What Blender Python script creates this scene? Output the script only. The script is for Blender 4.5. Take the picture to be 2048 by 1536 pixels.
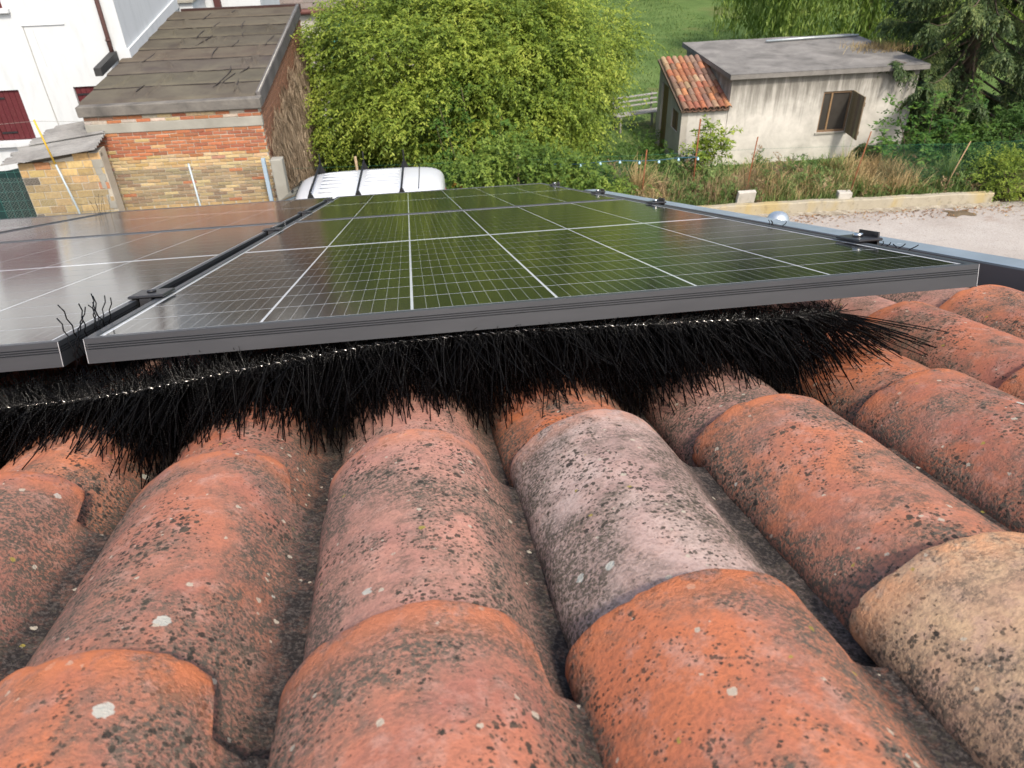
import bpy, math, random
import numpy as np
from mathutils import Matrix, Vector
random.seed(7); RNG = np.random.default_rng(7)
for o in list(bpy.data.objects): bpy.data.objects.remove(o)
SC = bpy.context.scene
COL = SC.collection
# ------------------------------------------------------------------ camera
cam = bpy.data.cameras.new('camera'); cam.sensor_width = 36.0; cam.lens = 26.938; cam.clip_start = 0.02; cam.clip_end = 600
co = bpy.data.objects.new('camera', cam); COL.objects.link(co); SC.camera = co
co.matrix_world = Matrix(((0.98945308, 0.10190340, -0.10294804, 0.39836971),
                          (-0.14257603, 0.55958986, -0.81641366, -0.83172436),
                          (-0.02558665, 0.82248093, 0.56821689, 6.6), (0, 0, 0, 1)))
cam.dof.use_dof = True; cam.dof.focus_distance = 1.25; cam.dof.aperture_fstop = 16.0
# ------------------------------------------------------------------ sky and sun
SUN_EL, SUN_AZ = math.radians(50), math.radians(15)        # azimuth: turned to the right of straight behind the camera
sd = Vector((math.cos(SUN_EL) * math.sin(SUN_AZ), -math.cos(SUN_EL) * math.cos(SUN_AZ), math.sin(SUN_EL)))
W = bpy.data.worlds.new('World'); SC.world = W; W.use_nodes = True
wn = W.node_tree; bg = wn.nodes['Background']; sky = wn.nodes.new('ShaderNodeTexSky')
sky.sky_type = 'NISHITA'; sky.sun_disc = False; sky.sun_elevation = SUN_EL
sky.sun_rotation = math.atan2(sd.x, sd.y)
sky.dust_density = 4.0; sky.air_density = 1.2; sky.ozone_density = 1.0
wn.links.new(sky.outputs[0], bg.inputs[0]); bg.inputs[1].default_value = 0.15
sl = bpy.data.lights.new('sun', 'SUN'); sl.energy = 2.35; sl.angle = math.radians(5.0); sl.color = (1.0, 0.93, 0.82)
so = bpy.data.objects.new('sun', sl); COL.objects.link(so); so.location = (10, -20, 30)
so.rotation_euler = (-sd).to_track_quat('-Z', 'Y').to_euler()
SC.view_settings.view_transform = 'Standard'; SC.view_settings.look = 'None'
SC.view_settings.gamma = 1.0; SC.view_settings.exposure = 0.68
SC.render.engine = 'CYCLES'; SC.cycles.max_bounces = 5; SC.cycles.diffuse_bounces = 3; SC.cycles.glossy_bounces = 3; SC.cycles.transmission_bounces = 3; SC.cycles.transparent_max_bounces = 6; SC.cycles.caustics_reflective = False; SC.cycles.caustics_refractive = False

# ------------------------------------------------------------------ helpers
def link(o, parent=None):
    COL.objects.link(o)
    if parent is not None: o.parent = parent
    return o
def tag(o, label, cat, group=None, kind=None):
    if label: o['label'] = label
    if cat: o['category'] = cat
    if group: o['group'] = group
    if kind: o['kind'] = kind
    return o
def thing(name, label, cat, mat=None, group=None):
    o = link(bpy.data.objects.new(name, None)); o.empty_display_size = 0.1
    if mat is not None: o.matrix_world = mat
    return tag(o, label, cat, group)
def frame(x, y, z=0, a=0): return Matrix.Translation((x, y, z)) @ Matrix.Rotation(a, 4, 'Z')

class MB:
    def __init__(s): s.v = []; s.f = []; s.uv = None
    def add(s, vs, fs):
        n = len(s.v); s.v += [tuple(v) for v in vs]; s.f += [tuple(i + n for i in f) for f in fs]; return s
    def box(s, x0, x1, y0, y1, z0, z1, j=0.0):
        vs = [(x, y, z) for z in (z0, z1) for y in (y0, y1) for x in (x0, x1)]
        if j: vs = [tuple(c + random.uniform(-j, j) for c in v) for v in vs]
        return s.add(vs, [(0, 2, 3, 1), (4, 5, 7, 6), (0, 1, 5, 4), (2, 6, 7, 3), (0, 4, 6, 2), (1, 3, 7, 5)])
    def cbox(s, x0, x1, y0, y1, z0, z1, b=0.004):
        # chamfered box
        xs, ys, zs = (x0, x1), (y0, y1), (z0, z1); vs = []; idx = {}
        for i in (0, 1):
            for j in (0, 1):
                for k in (0, 1):
                    for ax in range(3):
                        p = [xs[i], ys[j], zs[k]]
                        for a2 in range(3):
                            if a2 != ax: p[a2] += b if (i, j, k)[a2] == 0 else -b
                        idx[(i, j, k, ax)] = len(vs); vs.append(p)
        fs = []
        for ax in range(3):
            o1, o2 = [a for a in range(3) if a != ax]
            for sgn in (0, 1):
                q = []
                for (u, w) in ((0, 0), (1, 0), (1, 1), (0, 1)):
                    c = [0, 0, 0]; c[ax] = sgn; c[o1] = u; c[o2] = w
                    q.append(idx[tuple(c) + (ax,)])
                fs.append(q)
        for ax in range(3):                       # edges along ax
            o1, o2 = [a for a in range(3) if a != ax]
            for u in (0, 1):
                for w in (0, 1):
                    q = []
                    for (e, face) in ((0, o1), (1, o1), (1, o2), (0, o2)):
                        c = [0, 0, 0]; c[ax] = e; c[o1] = u; c[o2] = w
                        q.append(idx[tuple(c) + (face,)])
                    fs.append(q)
        for i in (0, 1):
            for j in (0, 1):
                for k in (0, 1): fs.append([idx[(i, j, k, a)] for a in range(3)])
        return s.add(vs, fs)
    def tube(s, pts, r, n=6, cap=True):
        pts = [Vector(p) for p in pts]; m = len(pts)
        rs = r if isinstance(r, (list, tuple)) else [r] * m
        vs = []; fs = []; prev = None
        for i, p in enumerate(pts):
            t = (pts[min(i + 1, m - 1)] - pts[max(i - 1, 0)])
            t = t.normalized() if t.length > 1e-9 else Vector((0, 0, 1))
            if prev is None:
                prev = t.orthogonal().normalized()
            u = (prev - t * prev.dot(t)); u = u.normalized() if u.length > 1e-6 else t.orthogonal().normalized()
            prev = u; w = t.cross(u)
            for k in range(n):
                a = 2 * math.pi * k / n; vs.append(p + (u * math.cos(a) + w * math.sin(a)) * rs[i])
        for i in range(m - 1):
            for k in range(n):
                k2 = (k + 1) % n; fs.append((i * n + k, i * n + k2, (i + 1) * n + k2, (i + 1) * n + k))
        if cap: fs.append(tuple(reversed(range(n)))); fs.append(tuple((m - 1) * n + k for k in range(n)))
        return s.add(vs, fs)
    def prism(s, poly, axis, a0, a1):
        # poly: 2D points in the plane of the other two axes (order x,y,z without axis)
        n = len(poly); vs = []
        for a in (a0, a1):
            for p in poly:
                q = list(p); q.insert(axis, a); vs.append(q)
        fs = [tuple(range(n)), tuple(range(2 * n - 1, n - 1, -1))]
        for i in range(n): j = (i + 1) % n; fs.append((i, j, n + j, n + i))
        return s.add(vs, fs)
    def lathe(s, prof, n=24, c=(0, 0, 0)):
        vs = []; fs = []
        for (r, z) in prof:
            for k in range(n):
                a = 2 * math.pi * k / n; vs.append((c[0] + r * math.cos(a), c[1] + r * math.sin(a), c[2] + z))
        for i in range(len(prof) - 1):
            for k in range(n):
                k2 = (k + 1) % n; fs.append((i * n + k, i * n + k2, (i + 1) * n + k2, (i + 1) * n + k))
        return s.add(vs, fs)
    def grid(s, fn, nu, nv):
        vs = [fn(i / nu, j / nv) for j in range(nv + 1) for i in range(nu + 1)]
        fs = [(j * (nu + 1) + i, j * (nu + 1) + i + 1, (j + 1) * (nu + 1) + i + 1, (j + 1) * (nu + 1) + i) for j in range(nv) for i in range(nu)]
        return s.add(vs, fs)
    def mesh(s, name, mat, smooth=False):
        m = bpy.data.meshes.new(name); m.from_pydata(s.v, [], s.f); m.validate()
        import bmesh
        bm = bmesh.new(); bm.from_mesh(m); bmesh.ops.recalc_face_normals(bm, faces=bm.faces); bm.to_mesh(m); bm.free()
        if mat: m.materials.append(mat)
        if smooth:
            m.polygons.foreach_set('use_smooth', [True] * len(m.polygons))
            if isinstance(smooth, float): m.set_sharp_from_angle(angle=smooth)
        return m
    def build(s, name, mat, parent=None, smooth=False, col=None, loc=None):
        o = link(bpy.data.objects.new(name, s.mesh(name, mat, smooth)), parent)
        if col: o.color = tuple(col) + (1,)
        if loc: o.location = loc
        return o
def inst(name, me, parent, loc=(0, 0, 0), rot=(0, 0, 0), col=None, scale=None):
    o = link(bpy.data.objects.new(name, me), parent); o.location = loc; o.rotation_euler = rot
    if col: o.color = tuple(col) + (1,)
    if scale: o.scale = scale
    return o
def npmesh(name, V, F, mat, smooth=False, uv=None):
    """V (n,3), F (m,k) arrays -> mesh"""
    V = np.asarray(V, np.float32); F = np.asarray(F, np.int32)
    m = bpy.data.meshes.new(name); k = F.shape[1]
    m.vertices.add(len(V)); m.vertices.foreach_set('co', V.ravel())
    m.loops.add(F.size); m.loops.foreach_set('vertex_index', F.ravel())
    m.polygons.add(len(F)); m.polygons.foreach_set('loop_start', np.arange(0, F.size, k, dtype=np.int32))
    m.polygons.foreach_set('loop_total', np.full(len(F), k, np.int32))
    if smooth: m.polygons.foreach_set('use_smooth', np.ones(len(F), bool))
    if uv is not None:
        l = m.uv_layers.new(name='UVMap'); l.data.foreach_set('uv', np.asarray(uv, np.float32)[F.ravel()].ravel())
    m.materials.append(mat); m.update(calc_edges=True); m.validate()
    return m
def npobj(name, V, F, mat, parent=None, smooth=False, uv=None):
    return link(bpy.data.objects.new(name, npmesh(name, V, F, mat, smooth, uv)), parent)
def unit(a): return a / (np.linalg.norm(a, axis=-1, keepdims=True) + 1e-9)

# ------------------------------------------------------------------ material helpers
class NT:
    def __init__(s, name, rough=0.7, spec=0.3, metal=0.0):
        s.m = bpy.data.materials.new(name); s.m.use_nodes = True; s.t = s.m.node_tree; s.n = s.t.nodes
        s.b = s.n['Principled BSDF']; s.out = s.n['Material Output']
        s.b.inputs['Roughness'].default_value = rough; s.b.inputs['Specular IOR Level'].default_value = spec
        s.b.inputs['Metallic'].default_value = metal
    def N(s, t, **kw):
        n = s.n.new(t)
        for k, v in kw.items(): setattr(n, k, v)
        return n
    def L(s, a, b): s.t.links.new(a, b)
    def put(s, inp, v):
        if hasattr(v, 'is_linked') or isinstance(v, bpy.types.NodeSocket): s.L(v, inp)
        elif isinstance(v, (tuple, list)) and inp.type == 'RGBA': inp.default_value = tuple(v)[:3] + (1,)
        else: inp.default_value = v
    def obj(s, rnd=0.0, scale=(1, 1, 1)):
        tc = s.N('ShaderNodeTexCoord'); o = tc.outputs['Object']
        if rnd:
            oi = s.N('ShaderNodeObjectInfo'); mu = s.N('ShaderNodeMath', operation='MULTIPLY'); s.L(oi.outputs['Random'], mu.inputs[0]); mu.inputs[1].default_value = rnd
            va = s.N('ShaderNodeVectorMath', operation='ADD'); s.L(o, va.inputs[0]); s.L(mu.outputs[0], va.inputs[1]); o = va.outputs[0]
        if scale != (1, 1, 1):
            vm = s.N('ShaderNodeVectorMath', operation='MULTIPLY'); s.L(o, vm.inputs[0]); vm.inputs[1].default_value = scale; o = vm.outputs[0]
        return o
    def noise(s, vec, scale, detail=4, rough=0.6, dist=0.0):
        n = s.N('ShaderNodeTexNoise'); s.L(vec, n.inputs['Vector']); n.inputs['Scale'].default_value = scale
        n.inputs['Detail'].default_value = detail; n.inputs['Roughness'].default_value = rough; n.inputs['Distortion'].default_value = dist
        return n.outputs['Fac']
    def voro(s, vec, scale, feature='F1', rand=1.0):
        n = s.N('ShaderNodeTexVoronoi', feature=feature); s.L(vec, n.inputs['Vector']); n.inputs['Scale'].default_value = scale
        n.inputs['Randomness'].default_value = rand
        return n
    def ramp(s, fac, stops, interp='LINEAR'):
        n = s.N('ShaderNodeValToRGB'); s.L(fac, n.inputs[0]); cr = n.color_ramp; cr.interpolation = interp
        while len(cr.elements) < len(stops): cr.elements.new(0.5)
        for e, (p, c) in zip(cr.elements, stops):
            e.position = p; e.color = (c, c, c, 1) if isinstance(c, (int, float)) else tuple(c) + (1,)
        return n.outputs[0]
    def step(s, fac, a, b): return s.ramp(fac, [(a, 0.0), (b, 1.0)])
    def mix(s, f, a, b, mode='MIX'):
        n = s.N('ShaderNodeMix', data_type='RGBA', blend_type=mode); s.put(n.inputs[0], f); s.put(n.inputs[6], a); s.put(n.inputs[7], b)
        return n.outputs[2]
    def math(s, op, a, b=0.5, c=None):
        n = s.N('ShaderNodeMath', operation=op); s.put(n.inputs[0], a); s.put(n.inputs[1], b)
        if c is not None: s.put(n.inputs[2], c)
        return n.outputs[0]
    def sep(s, vec):
        n = s.N('ShaderNodeSeparateXYZ'); s.L(vec, n.inputs[0]); return n.outputs
    def bump(s, h, strength=0.3, dist=0.01):
        n = s.N('ShaderNodeBump'); s.L(h, n.inputs['Height']); n.inputs['Strength'].default_value = strength; n.inputs['Distance'].default_value = dist
        s.L(n.outputs[0], s.b.inputs['Normal']); return n
    def color(s, c): s.put(s.b.inputs['Base Color'], c); return s
    def objcol(s): return s.N('ShaderNodeObjectInfo').outputs['Color']
    def island(s): return s.N('ShaderNodeNewGeometry').outputs['Random Per Island']

def m_simple(name, col, rough=0.6, spec=0.3, metal=0.0, var=0.25, scale=8.0, bump=0.0):
    t = NT(name, rough, spec, metal); v = t.obj(13.0)
    n = t.noise(v, scale, 5)
    c = t.mix(n, tuple(x * (1 - var) for x in col), tuple(min(1, x * (1 + var)) for x in col))
    t.color(c)
    if bump: t.bump(t.noise(v, scale * 6, 4), bump, 0.01)
    return t.m
def m_foliage(name, stops, trans=0.35, rough=0.55, nscale=1.1):
    t = NT(name, rough, 0.25); isl = t.island(); v = t.obj()
    n = t.noise(v, nscale, 2); f = t.math('MULTIPLY_ADD', isl, 0.42, t.math('MULTIPLY_ADD', t.step(n, 0.3, 0.7), 0.46, 0.04))
    c = t.ramp(f, stops); t.color(c)
    tr = t.N('ShaderNodeBsdfTranslucent'); hs = t.mix(0.5, c, (0.45, 0.5, 0.05), 'OVERLAY'); t.L(hs, tr.inputs[0])
    mx = t.N('ShaderNodeMixShader'); mx.inputs[0].default_value = trans
    t.L(t.b.outputs[0], mx.inputs[1]); t.L(tr.outputs[0], mx.inputs[2]); t.L(mx.outputs[0], t.out.inputs[0])
    return t.m

# terracotta: base colour of each tile comes from the tile itself (object colour); lichen, crust and soot have their own shapes
def m_terracotta():
    t = NT('terracotta', 0.88, 0.18); v = t.obj(37.0); uvn = t.N('ShaderNodeUVMap'); uv = t.sep(uvn.outputs[0]); base = t.objcol()
    def ncol(scale, detail, rough, dist=0.0):
        n = t.N('ShaderNodeTexNoise'); t.L(v, n.inputs['Vector']); n.inputs['Scale'].default_value = scale; n.inputs['Detail'].default_value = detail
        n.inputs['Roughness'].default_value = rough; n.inputs['Distortion'].default_value = dist
        return n.outputs['Color'], t.sep(n.outputs['Color'])
    _, A = ncol(8.5, 5, 0.62, 0.5); _, B = ncol(44.0, 5, 0.68); cC, C = ncol(290.0, 2, 0.7)
    ws = t.N('ShaderNodeVectorMath', operation='SCALE'); t.L(cC, ws.inputs[0]); ws.inputs['Scale'].default_value = 0.0045
    wa = t.N('ShaderNodeVectorMath', operation='ADD'); t.L(v, wa.inputs[0]); t.L(ws.outputs[0], wa.inputs[1]); wv = wa.outputs[0]
    # clay: orange drifting to rose and to burnt brown
    c = t.mix(t.math('MULTIPLY', t.step(A[0], 0.42, 0.62), 0.75), base, t.mix(0.62, base, (0.27, 0.115, 0.105)))
    c = t.mix(t.math('MULTIPLY', t.step(B[0], 0.50, 0.68), 0.50), c, (0.50, 0.31, 0.25))
    c = t.mix(t.math('MULTIPLY', t.step(C[0], 0.46, 0.60), 0.45), c, t.mix(0.65, c, (0.11, 0.06, 0.045)))
    c = t.mix(t.math('MULTIPLY_ADD', t.step(A[1], 0.40, 0.60), 0.18, 0.05), c, (0.42, 0.30, 0.24))
    # grey-brown crust, heavier on the flank that runs into the pan and along the free edge
    side = t.ramp(uv[0], [(0.0, 0.16), (0.10, 0.10), (0.22, 0.0), (0.44, 0.0), (0.60, 0.10), (0.74, 0.20), (1.0, 0.22)])
    cr = t.math('ADD', t.math('MULTIPLY_ADD', B[1], 0.35, t.math('MULTIPLY', A[1], 0.65)), side)
    crust = t.step(cr, 0.45, 0.58)
    grain = t.step(t.math('MULTIPLY_ADD', C[1], 0.7, t.math('MULTIPLY', B[2], 0.3)), 0.43, 0.56)
    cg = t.math('MULTIPLY', crust, t.math('MULTIPLY_ADD', grain, 0.74, 0.26))
    c = t.mix(cg, c, t.mix(A[2], (0.055, 0.044, 0.035), (0.17, 0.138, 0.105)))
    # soot-black film in the pan
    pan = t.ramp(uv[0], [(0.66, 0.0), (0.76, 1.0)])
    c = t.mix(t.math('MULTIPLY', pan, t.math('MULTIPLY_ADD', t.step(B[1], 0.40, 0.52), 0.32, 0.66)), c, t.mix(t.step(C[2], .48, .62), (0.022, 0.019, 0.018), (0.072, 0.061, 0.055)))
    # dark lichen discs: big, middling, dust-fine, crowding where the patch field is high
    patch = t.math('MULTIPLY_ADD', A[2], 0.75, t.math('MULTIPLY', B[0], 0.25))
    for sc, r0, r1, lo, hi, soft, amt in ((70.0, 0.00, 0.36, 0.50, 0.58, 0.05, 0.93), (145.0, 0.08, 0.44, 0.45, 0.56, 0.07, 0.91), (300.0, 0.14, 0.52, 0.41, 0.54, 0.10, 0.80)):
        vo = t.voro(wv, sc); rnd = t.sep(vo.outputs['Color'])
        thr = t.math('MULTIPLY', t.math('MULTIPLY_ADD', rnd[0], r1, r0), t.step(patch, lo, hi))
        spot = t.math('MULTIPLY', t.step(t.math('SUBTRACT', thr, vo.outputs['Distance']), 0.0, soft), t.math('GREATER_THAN', rnd[2], 0.25))
        c = t.mix(t.math('MULTIPLY', spot, amt), c, t.mix(rnd[1], (0.026, 0.024, 0.021), (0.075, 0.062, 0.046)))
    # pale crustose lichen: few large rosettes with rough outline, more small flecks
    for sc, cut, rad, colr in ((38.0, 0.90, 0.20, None), (95.0, 0.82, 0.24, 1)):
        vo = t.voro(wv, sc); rnd = t.sep(vo.outputs['Color'])
        thr = t.math('MULTIPLY', t.math('MULTIPLY', t.math('GREATER_THAN', rnd[0], cut), t.math('MULTIPLY_ADD', rnd[1], rad, 0.04)), t.math('MULTIPLY_ADD', B[2], 1.6, 0.2))
        pl = t.step(t.math('SUBTRACT', thr, vo.outputs['Distance']), 0.0, 0.03)
        c = t.mix(t.math('MULTIPLY', pl, 0.85), c, t.mix(t.math('GREATER_THAN', rnd[2], 0.88), (0.46, 0.46, 0.40) if colr is None else (0.46, 0.40, 0.31), (0.30, 0.24, 0.05)))
    # worn clean rim at the lower end
    rim = t.math('MULTIPLY', t.ramp(uv[1], [(0.90, 0.0), (0.985, 1.0)]), t.ramp(uv[0], [(0.58, 0.9), (0.70, 0.0)]))
    c = t.mix(t.math('MULTIPLY', rim, t.step(B[2], 0.40, 0.54)), c, t.mix(0.5, base, (0.52, 0.17, 0.07)))
    t.color(c)
    h = t.math('ADD', t.math('MULTIPLY', C[0], 0.40), t.math('MULTIPLY', B[0], 0.45)); h = t.math('ADD', h, t.math('MULTIPLY', cg, 0.35))
    t.bump(h, 0.6, 0.0026)
    return t.m
M = {}
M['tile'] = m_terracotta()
def m_cell():
    t = NT('photovoltaic_cell', 0.085, 0.5); v = t.obj(); s = t.sep(v)
    fx = t.math('FRACT', t.math('MULTIPLY_ADD', s[0], 11 / 0.1806, 0.5 + 5.5))
    bar = t.math('LESS_THAN', t.math('ABSOLUTE', t.math('SUBTRACT', fx, 0.5)), 0.030)
    fy = t.math('FRACT', t.math('MULTIPLY', s[1], 1 / 0.0013))
    c = t.mix(t.math('MULTIPLY', t.math('GREATER_THAN', fy, 0.86), 0.10), (0.0075, 0.0085, 0.0105), (0.12, 0.12, 0.12))
    c = t.mix(t.math('MULTIPLY', bar, 0.60), c, (0.34, 0.35, 0.35)); t.color(c)
    t.b.inputs['IOR'].default_value = 1.62
    g = t.obj(3.0); t.put(t.b.inputs['Roughness'], t.math('MULTIPLY_ADD', t.noise(g, 900, 2), 0.06, 0.085))
    t.bump(t.noise(t.obj(), 420, 2), 0.04, 0.0006)
    return t.m
M['cell'] = m_cell()
def m_backsheet():
    t = NT('white_backsheet_under_glass', 0.08, 0.5); v = t.obj(); t.color(t.mix(t.noise(v, 30, 3), (0.62, 0.65, 0.67), (0.72, 0.74, 0.76))); return t.m
M['backsheet'] = m_backsheet()
def m_anodised():
    t = NT('black_anodised_aluminium', 0.38, 0.5, 0.55); v = t.obj(5.0, (1, 6, 6)); n = t.noise(v, 9, 3)
    t.color(t.mix(n, (0.062, 0.066, 0.072), (0.085, 0.088, 0.094))); t.put(t.b.inputs['Roughness'], t.math('MULTIPLY_ADD', n, 0.12, 0.32)); return t.m
M['anod'] = m_anodised()
M['silver_cut'] = m_simple('bare_aluminium_edge', (0.52, 0.53, 0.54), 0.35, 0.5, 0.6, 0.05)
M['clamp'] = m_simple('black_clamp_metal', (0.028, 0.028, 0.031), 0.36, 0.5, 0.2, 0.2, 60)
M['steel'] = m_simple('stainless_steel', (0.62, 0.62, 0.61), 0.25, 0.5, 1.0, 0.1, 40)
def m_galv():
    t = NT('galvanised_sheet', 0.38, 0.5, 0.75); v = t.obj(); n = t.noise(v, 9, 5, 0.65); vo = t.voro(v, 55)
    c = t.mix(n, (0.36, 0.41, 0.45), (0.55, 0.60, 0.63)); c = t.mix(t.math('MULTIPLY', t.sep(vo.outputs['Color'])[0], 0.25), c, (0.70, 0.74, 0.77))
    sp = t.voro(v, 26); c = t.mix(t.math('LESS_THAN', sp.outputs['Distance'], t.math('MULTIPLY', t.step(t.sep(sp.outputs['Color'])[1], 0.7, 1.0), 0.22)), c, (0.8, 0.82, 0.84))
    t.color(c); t.put(t.b.inputs['Roughness'], t.math('MULTIPLY_ADD', n, 0.25, 0.28)); return t.m
M['galv'] = m_galv()
def m_bristle():
    t = NT('black_crimped_bristle', 0.19, 0.30); t.color((0.0022, 0.0022, 0.0028))
    uvn = t.N('ShaderNodeUVMap'); s = t.sep(uvn.outputs[0])
    w = t.math('SINE', t.math('MULTIPLY', s[1], 6.2832 * 26))
    b = t.bump(w, 1.0, 0.0022)
    return t.m
M['bristle'] = m_bristle()
M['wire'] = m_simple('bright_twisted_wire', (0.50, 0.48, 0.45), 0.24, 0.5, 1.0, 0.1, 50)
def m_plaster(name, col, dirt, top, amt=1.0, stain=(0.25, 0.24, 0.22), bump=0.25):
    """rendered wall: blotches plus run-down streaks hanging from height `top`"""
    t = NT(name, 0.9, 0.15); v = t.obj(); s = t.sep(v)
    n = t.noise(v, 1.6, 6, 0.65, 0.5); c = t.mix(t.step(n, 0.35, 0.7), col, dirt)
    vs = t.obj(0, (3.2, 3.2, 0.30)); st = t.noise(vs, 2.2, 5, 0.7)
    hang = t.math('MULTIPLY', t.math('SUBTRACT', s[2], top - 1.1), 0.42)
    f = t.step(t.math('ADD', st, hang), 0.58, 0.92)
    c = t.mix(t.math('MULTIPLY', f, amt), c, stain)
    f2 = t.step(t.noise(v, 7.0, 6, 0.7), 0.52, 0.75); c = t.mix(t.math('MULTIPLY', f2, 0.35 * amt), c, t.mix(0.5, dirt, stain))
    t.color(c); t.bump(t.noise(v, 26, 5, 0.7), bump, 0.012); return t.m
def m_piece(name, rough=0.85, bumpd=0.006, var=0.5, fleck=(0.35, 0.33, 0.29)):
    """colour of each piece from the piece itself; grain and flecks on top"""
    t = NT(name, rough, 0.15); v = t.obj(51.0); b = t.objcol(); n = t.noise(v, 18, 5, 0.7)
    c = t.mix(t.step(n, 0.3, 0.75), t.mix(0.0, b, b), t.mix(var, b, (0.10, 0.075, 0.05)))
    c = t.mix(t.math('MULTIPLY', t.step(t.noise(v, 34, 4), 0.58, 0.72), 0.5), c, fleck)
    t.color(c); t.bump(t.noise(v, 60, 4), 0.4, bumpd); return t.m
M['brick'] = m_piece('old_brick')
M['roofpiece'] = m_piece('weathered_coppo', var=0.65, fleck=(0.40, 0.34, 0.27))
M['wood'] = m_piece('weathered_wood', var=0.6, fleck=(0.22, 0.17, 0.11))
M['paint'] = m_piece('painted_metal_and_wood', 0.5, 0.001, 0.12, (0.2, 0.1, 0.09))
M['mortar'] = m_plaster('mortar', (0.48, 0.44, 0.37), (0.36, 0.32, 0.25), 20, 0.3)
M['concrete'] = m_plaster('concrete', (0.34, 0.33, 0.29), (0.24, 0.23, 0.20), 20, 0.5)
M['slab'] = m_plaster('weathered_roof_slab', (0.245, 0.232, 0.215), (0.125, 0.118, 0.110), 20, 0.9, (0.055, 0.052, 0.048), 0.6)
def col_var(c, j=0.12):
    k = 1 + random.uniform(-j, j); return tuple(max(0.0, x * k * (1 + random.uniform(-j, j) * 0.35)) for x in c)

# ================================================================== THE ROOF WE STAND ON (roof frame: x across, y down the slope, z off the roof; panel tops at z = 0)
RM = Matrix(((0.99995804, -0.00280558, 0.00872048, 0.0), (0.0, 0.95194675, 0.30626360, 0.0),
             (-0.00916068, -0.30625075, 0.95190680, 6.1476699), (0, 0, 0, 1)))
def rf(x, y, z, rz=0.0): return RM @ Matrix.Translation((x, y, z)) @ Matrix.Rotation(rz, 4, 'Z')

roof = thing('house_roof', 'orange terracotta tiled roof slope with lichen, in the foreground under the solar panels', 'roof', RM)
PROF = [(-.096, -.068), (-.0945, -.056), (-.087, -.042), (-.068, -.0245), (-.046, -.0105), (-.022, -.0025), (0, 0), (.022, -.0022), (.043, -.0100),
        (.060, -.0235), (.071, -.0385), (.079, -.0500), (.089, -.0580), (.101, -.0615), (.114, -.0620), (.128, -.0615), (.142, -.060)]
def prof_at(s):
    # smooth (Catmull-Rom) point on the profile, s in 0..1
    n = len(PROF) - 1; x = s * n; i = min(int(x), n - 1); f = x - i
    P = [PROF[max(0, min(n, i + k))] for k in (-1, 0, 1, 2)]
    r = []
    for a in range(2):
        p0, p1, p2, p3 = (q[a] for q in P)
        r.append(0.5 * (2 * p1 + (p2 - p0) * f + (2 * p0 - 5 * p1 + 4 * p2 - p3) * f * f + (3 * p1 - p0 - 3 * p2 + p3) * f ** 3))
    return r
def smooth_noise(seed, n=6):
    r = random.Random(seed); ph = [(r.uniform(0, 6.28), r.uniform(0.6, 1.4)) for _ in range(n)]
    return lambda x: sum(math.sin(x * (k + 1) * 2.1 * w + p) / (k + 1) for k, (p, w) in enumerate(ph)) / 1.8
def tile_mesh(seed):
    """one roof tile: barrel with a free edge on one flank, running into a pan on the other; lower edge at y=0, upper end at y=-0.41"""
    nu, nv, LEN, TH, RISE = 56, 20, 0.41, 0.014, 0.0185
    e1, e2, e3 = smooth_noise(seed), smooth_noise(seed + 50), smooth_noise(seed + 90)
    vs_ = [0.0, 0.0035, 0.009, 0.02] + [0.02 + 0.39 * (k / (nv - 3)) for k in range(1, nv - 2)]   # distance up from the lower edge
    V = []; UV = []
    for layer in (0, 1):
        for j, d in enumerate(vs_):
            fl = 1.035 - 0.055 * (d / LEN)                                  # wider at the lower end
            for i in range(nu + 1):
                s = i / nu; x, w = prof_at(s)
                x2, w2 = prof_at(min(1, s + 0.01)); x1, w1 = prof_at(max(0, s - 0.01))
                nx, nw = -(w2 - w1), (x2 - x1); L = math.hypot(nx, nw); nx /= L; nw /= L
                chip = max(0.0, e2(s * 13 + 2.0) - 0.72) * 0.016
                end = 0.0018 * e1(s * 4) + 0.0012 * e2(s * 23) - chip              # uneven lower edge
                if s < 0.08: end -= 0.005 * ((0.08 - s) / 0.08) ** 1.5       # nipped corner
                if s > 0.60: end -= 0.046 * min(1.0, (s - 0.60) / 0.04)   # pan stops short, leaving the barrel end standing
                y = -(d) + end * max(0, 1 - d / 0.16)
                z = w * (1.0 if x < 0.05 else 1) - RISE * (d / 0.34) * 1.0
                X = x * (fl if s < 0.72 else fl + (1 - fl) * (s - 0.72) / 0.28)
                bul = 0.0010 * e3(s * 4 + d * 9) + 0.0005 * e2(d * 30 + s * 11)
                rnd = (0.0008 if j == 0 else 0) * (1 if layer == 0 else 0)
                edge = 0.0010 if (i == 0 and layer == 0) else 0.0
                o = (bul - rnd - edge) if layer == 0 else (bul - TH + (0.003 if j == 0 else 0) + (0.003 if i == 0 else 0))
                V.append((X + nx * o, y, z + nw * o)); UV.append((s, 1 - d / LEN))
    n1 = nu + 1; nr = len(vs_); N = n1 * nr; F = []
    for j in range(nr - 1):
        for i in range(nu):
            a = j * n1 + i; F.append((a, a + 1, a + n1 + 1, a + n1)); F.append((N + a, N + a + n1, N + a + n1 + 1, N + a + 1))
    for i in range(nu):
        F.append((i, N + i, N + i + 1, i + 1)); a = (nr - 1) * n1 + i; F.append((a, a + 1, N + a + 1, N + a))
    for j in range(nr - 1):
        a = j * n1; F.append((a, a + n1, N + a + n1, N + a)); a += nu; F.append((a, N + a, N + a + n1, a + n1))
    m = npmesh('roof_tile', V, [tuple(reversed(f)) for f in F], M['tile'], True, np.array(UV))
    m.set_sharp_from_angle(angle=math.radians(48))
    return m
TILES = [tile_mesh(s) for s in (3, 11, 23, 37, 41, 59)]
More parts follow.
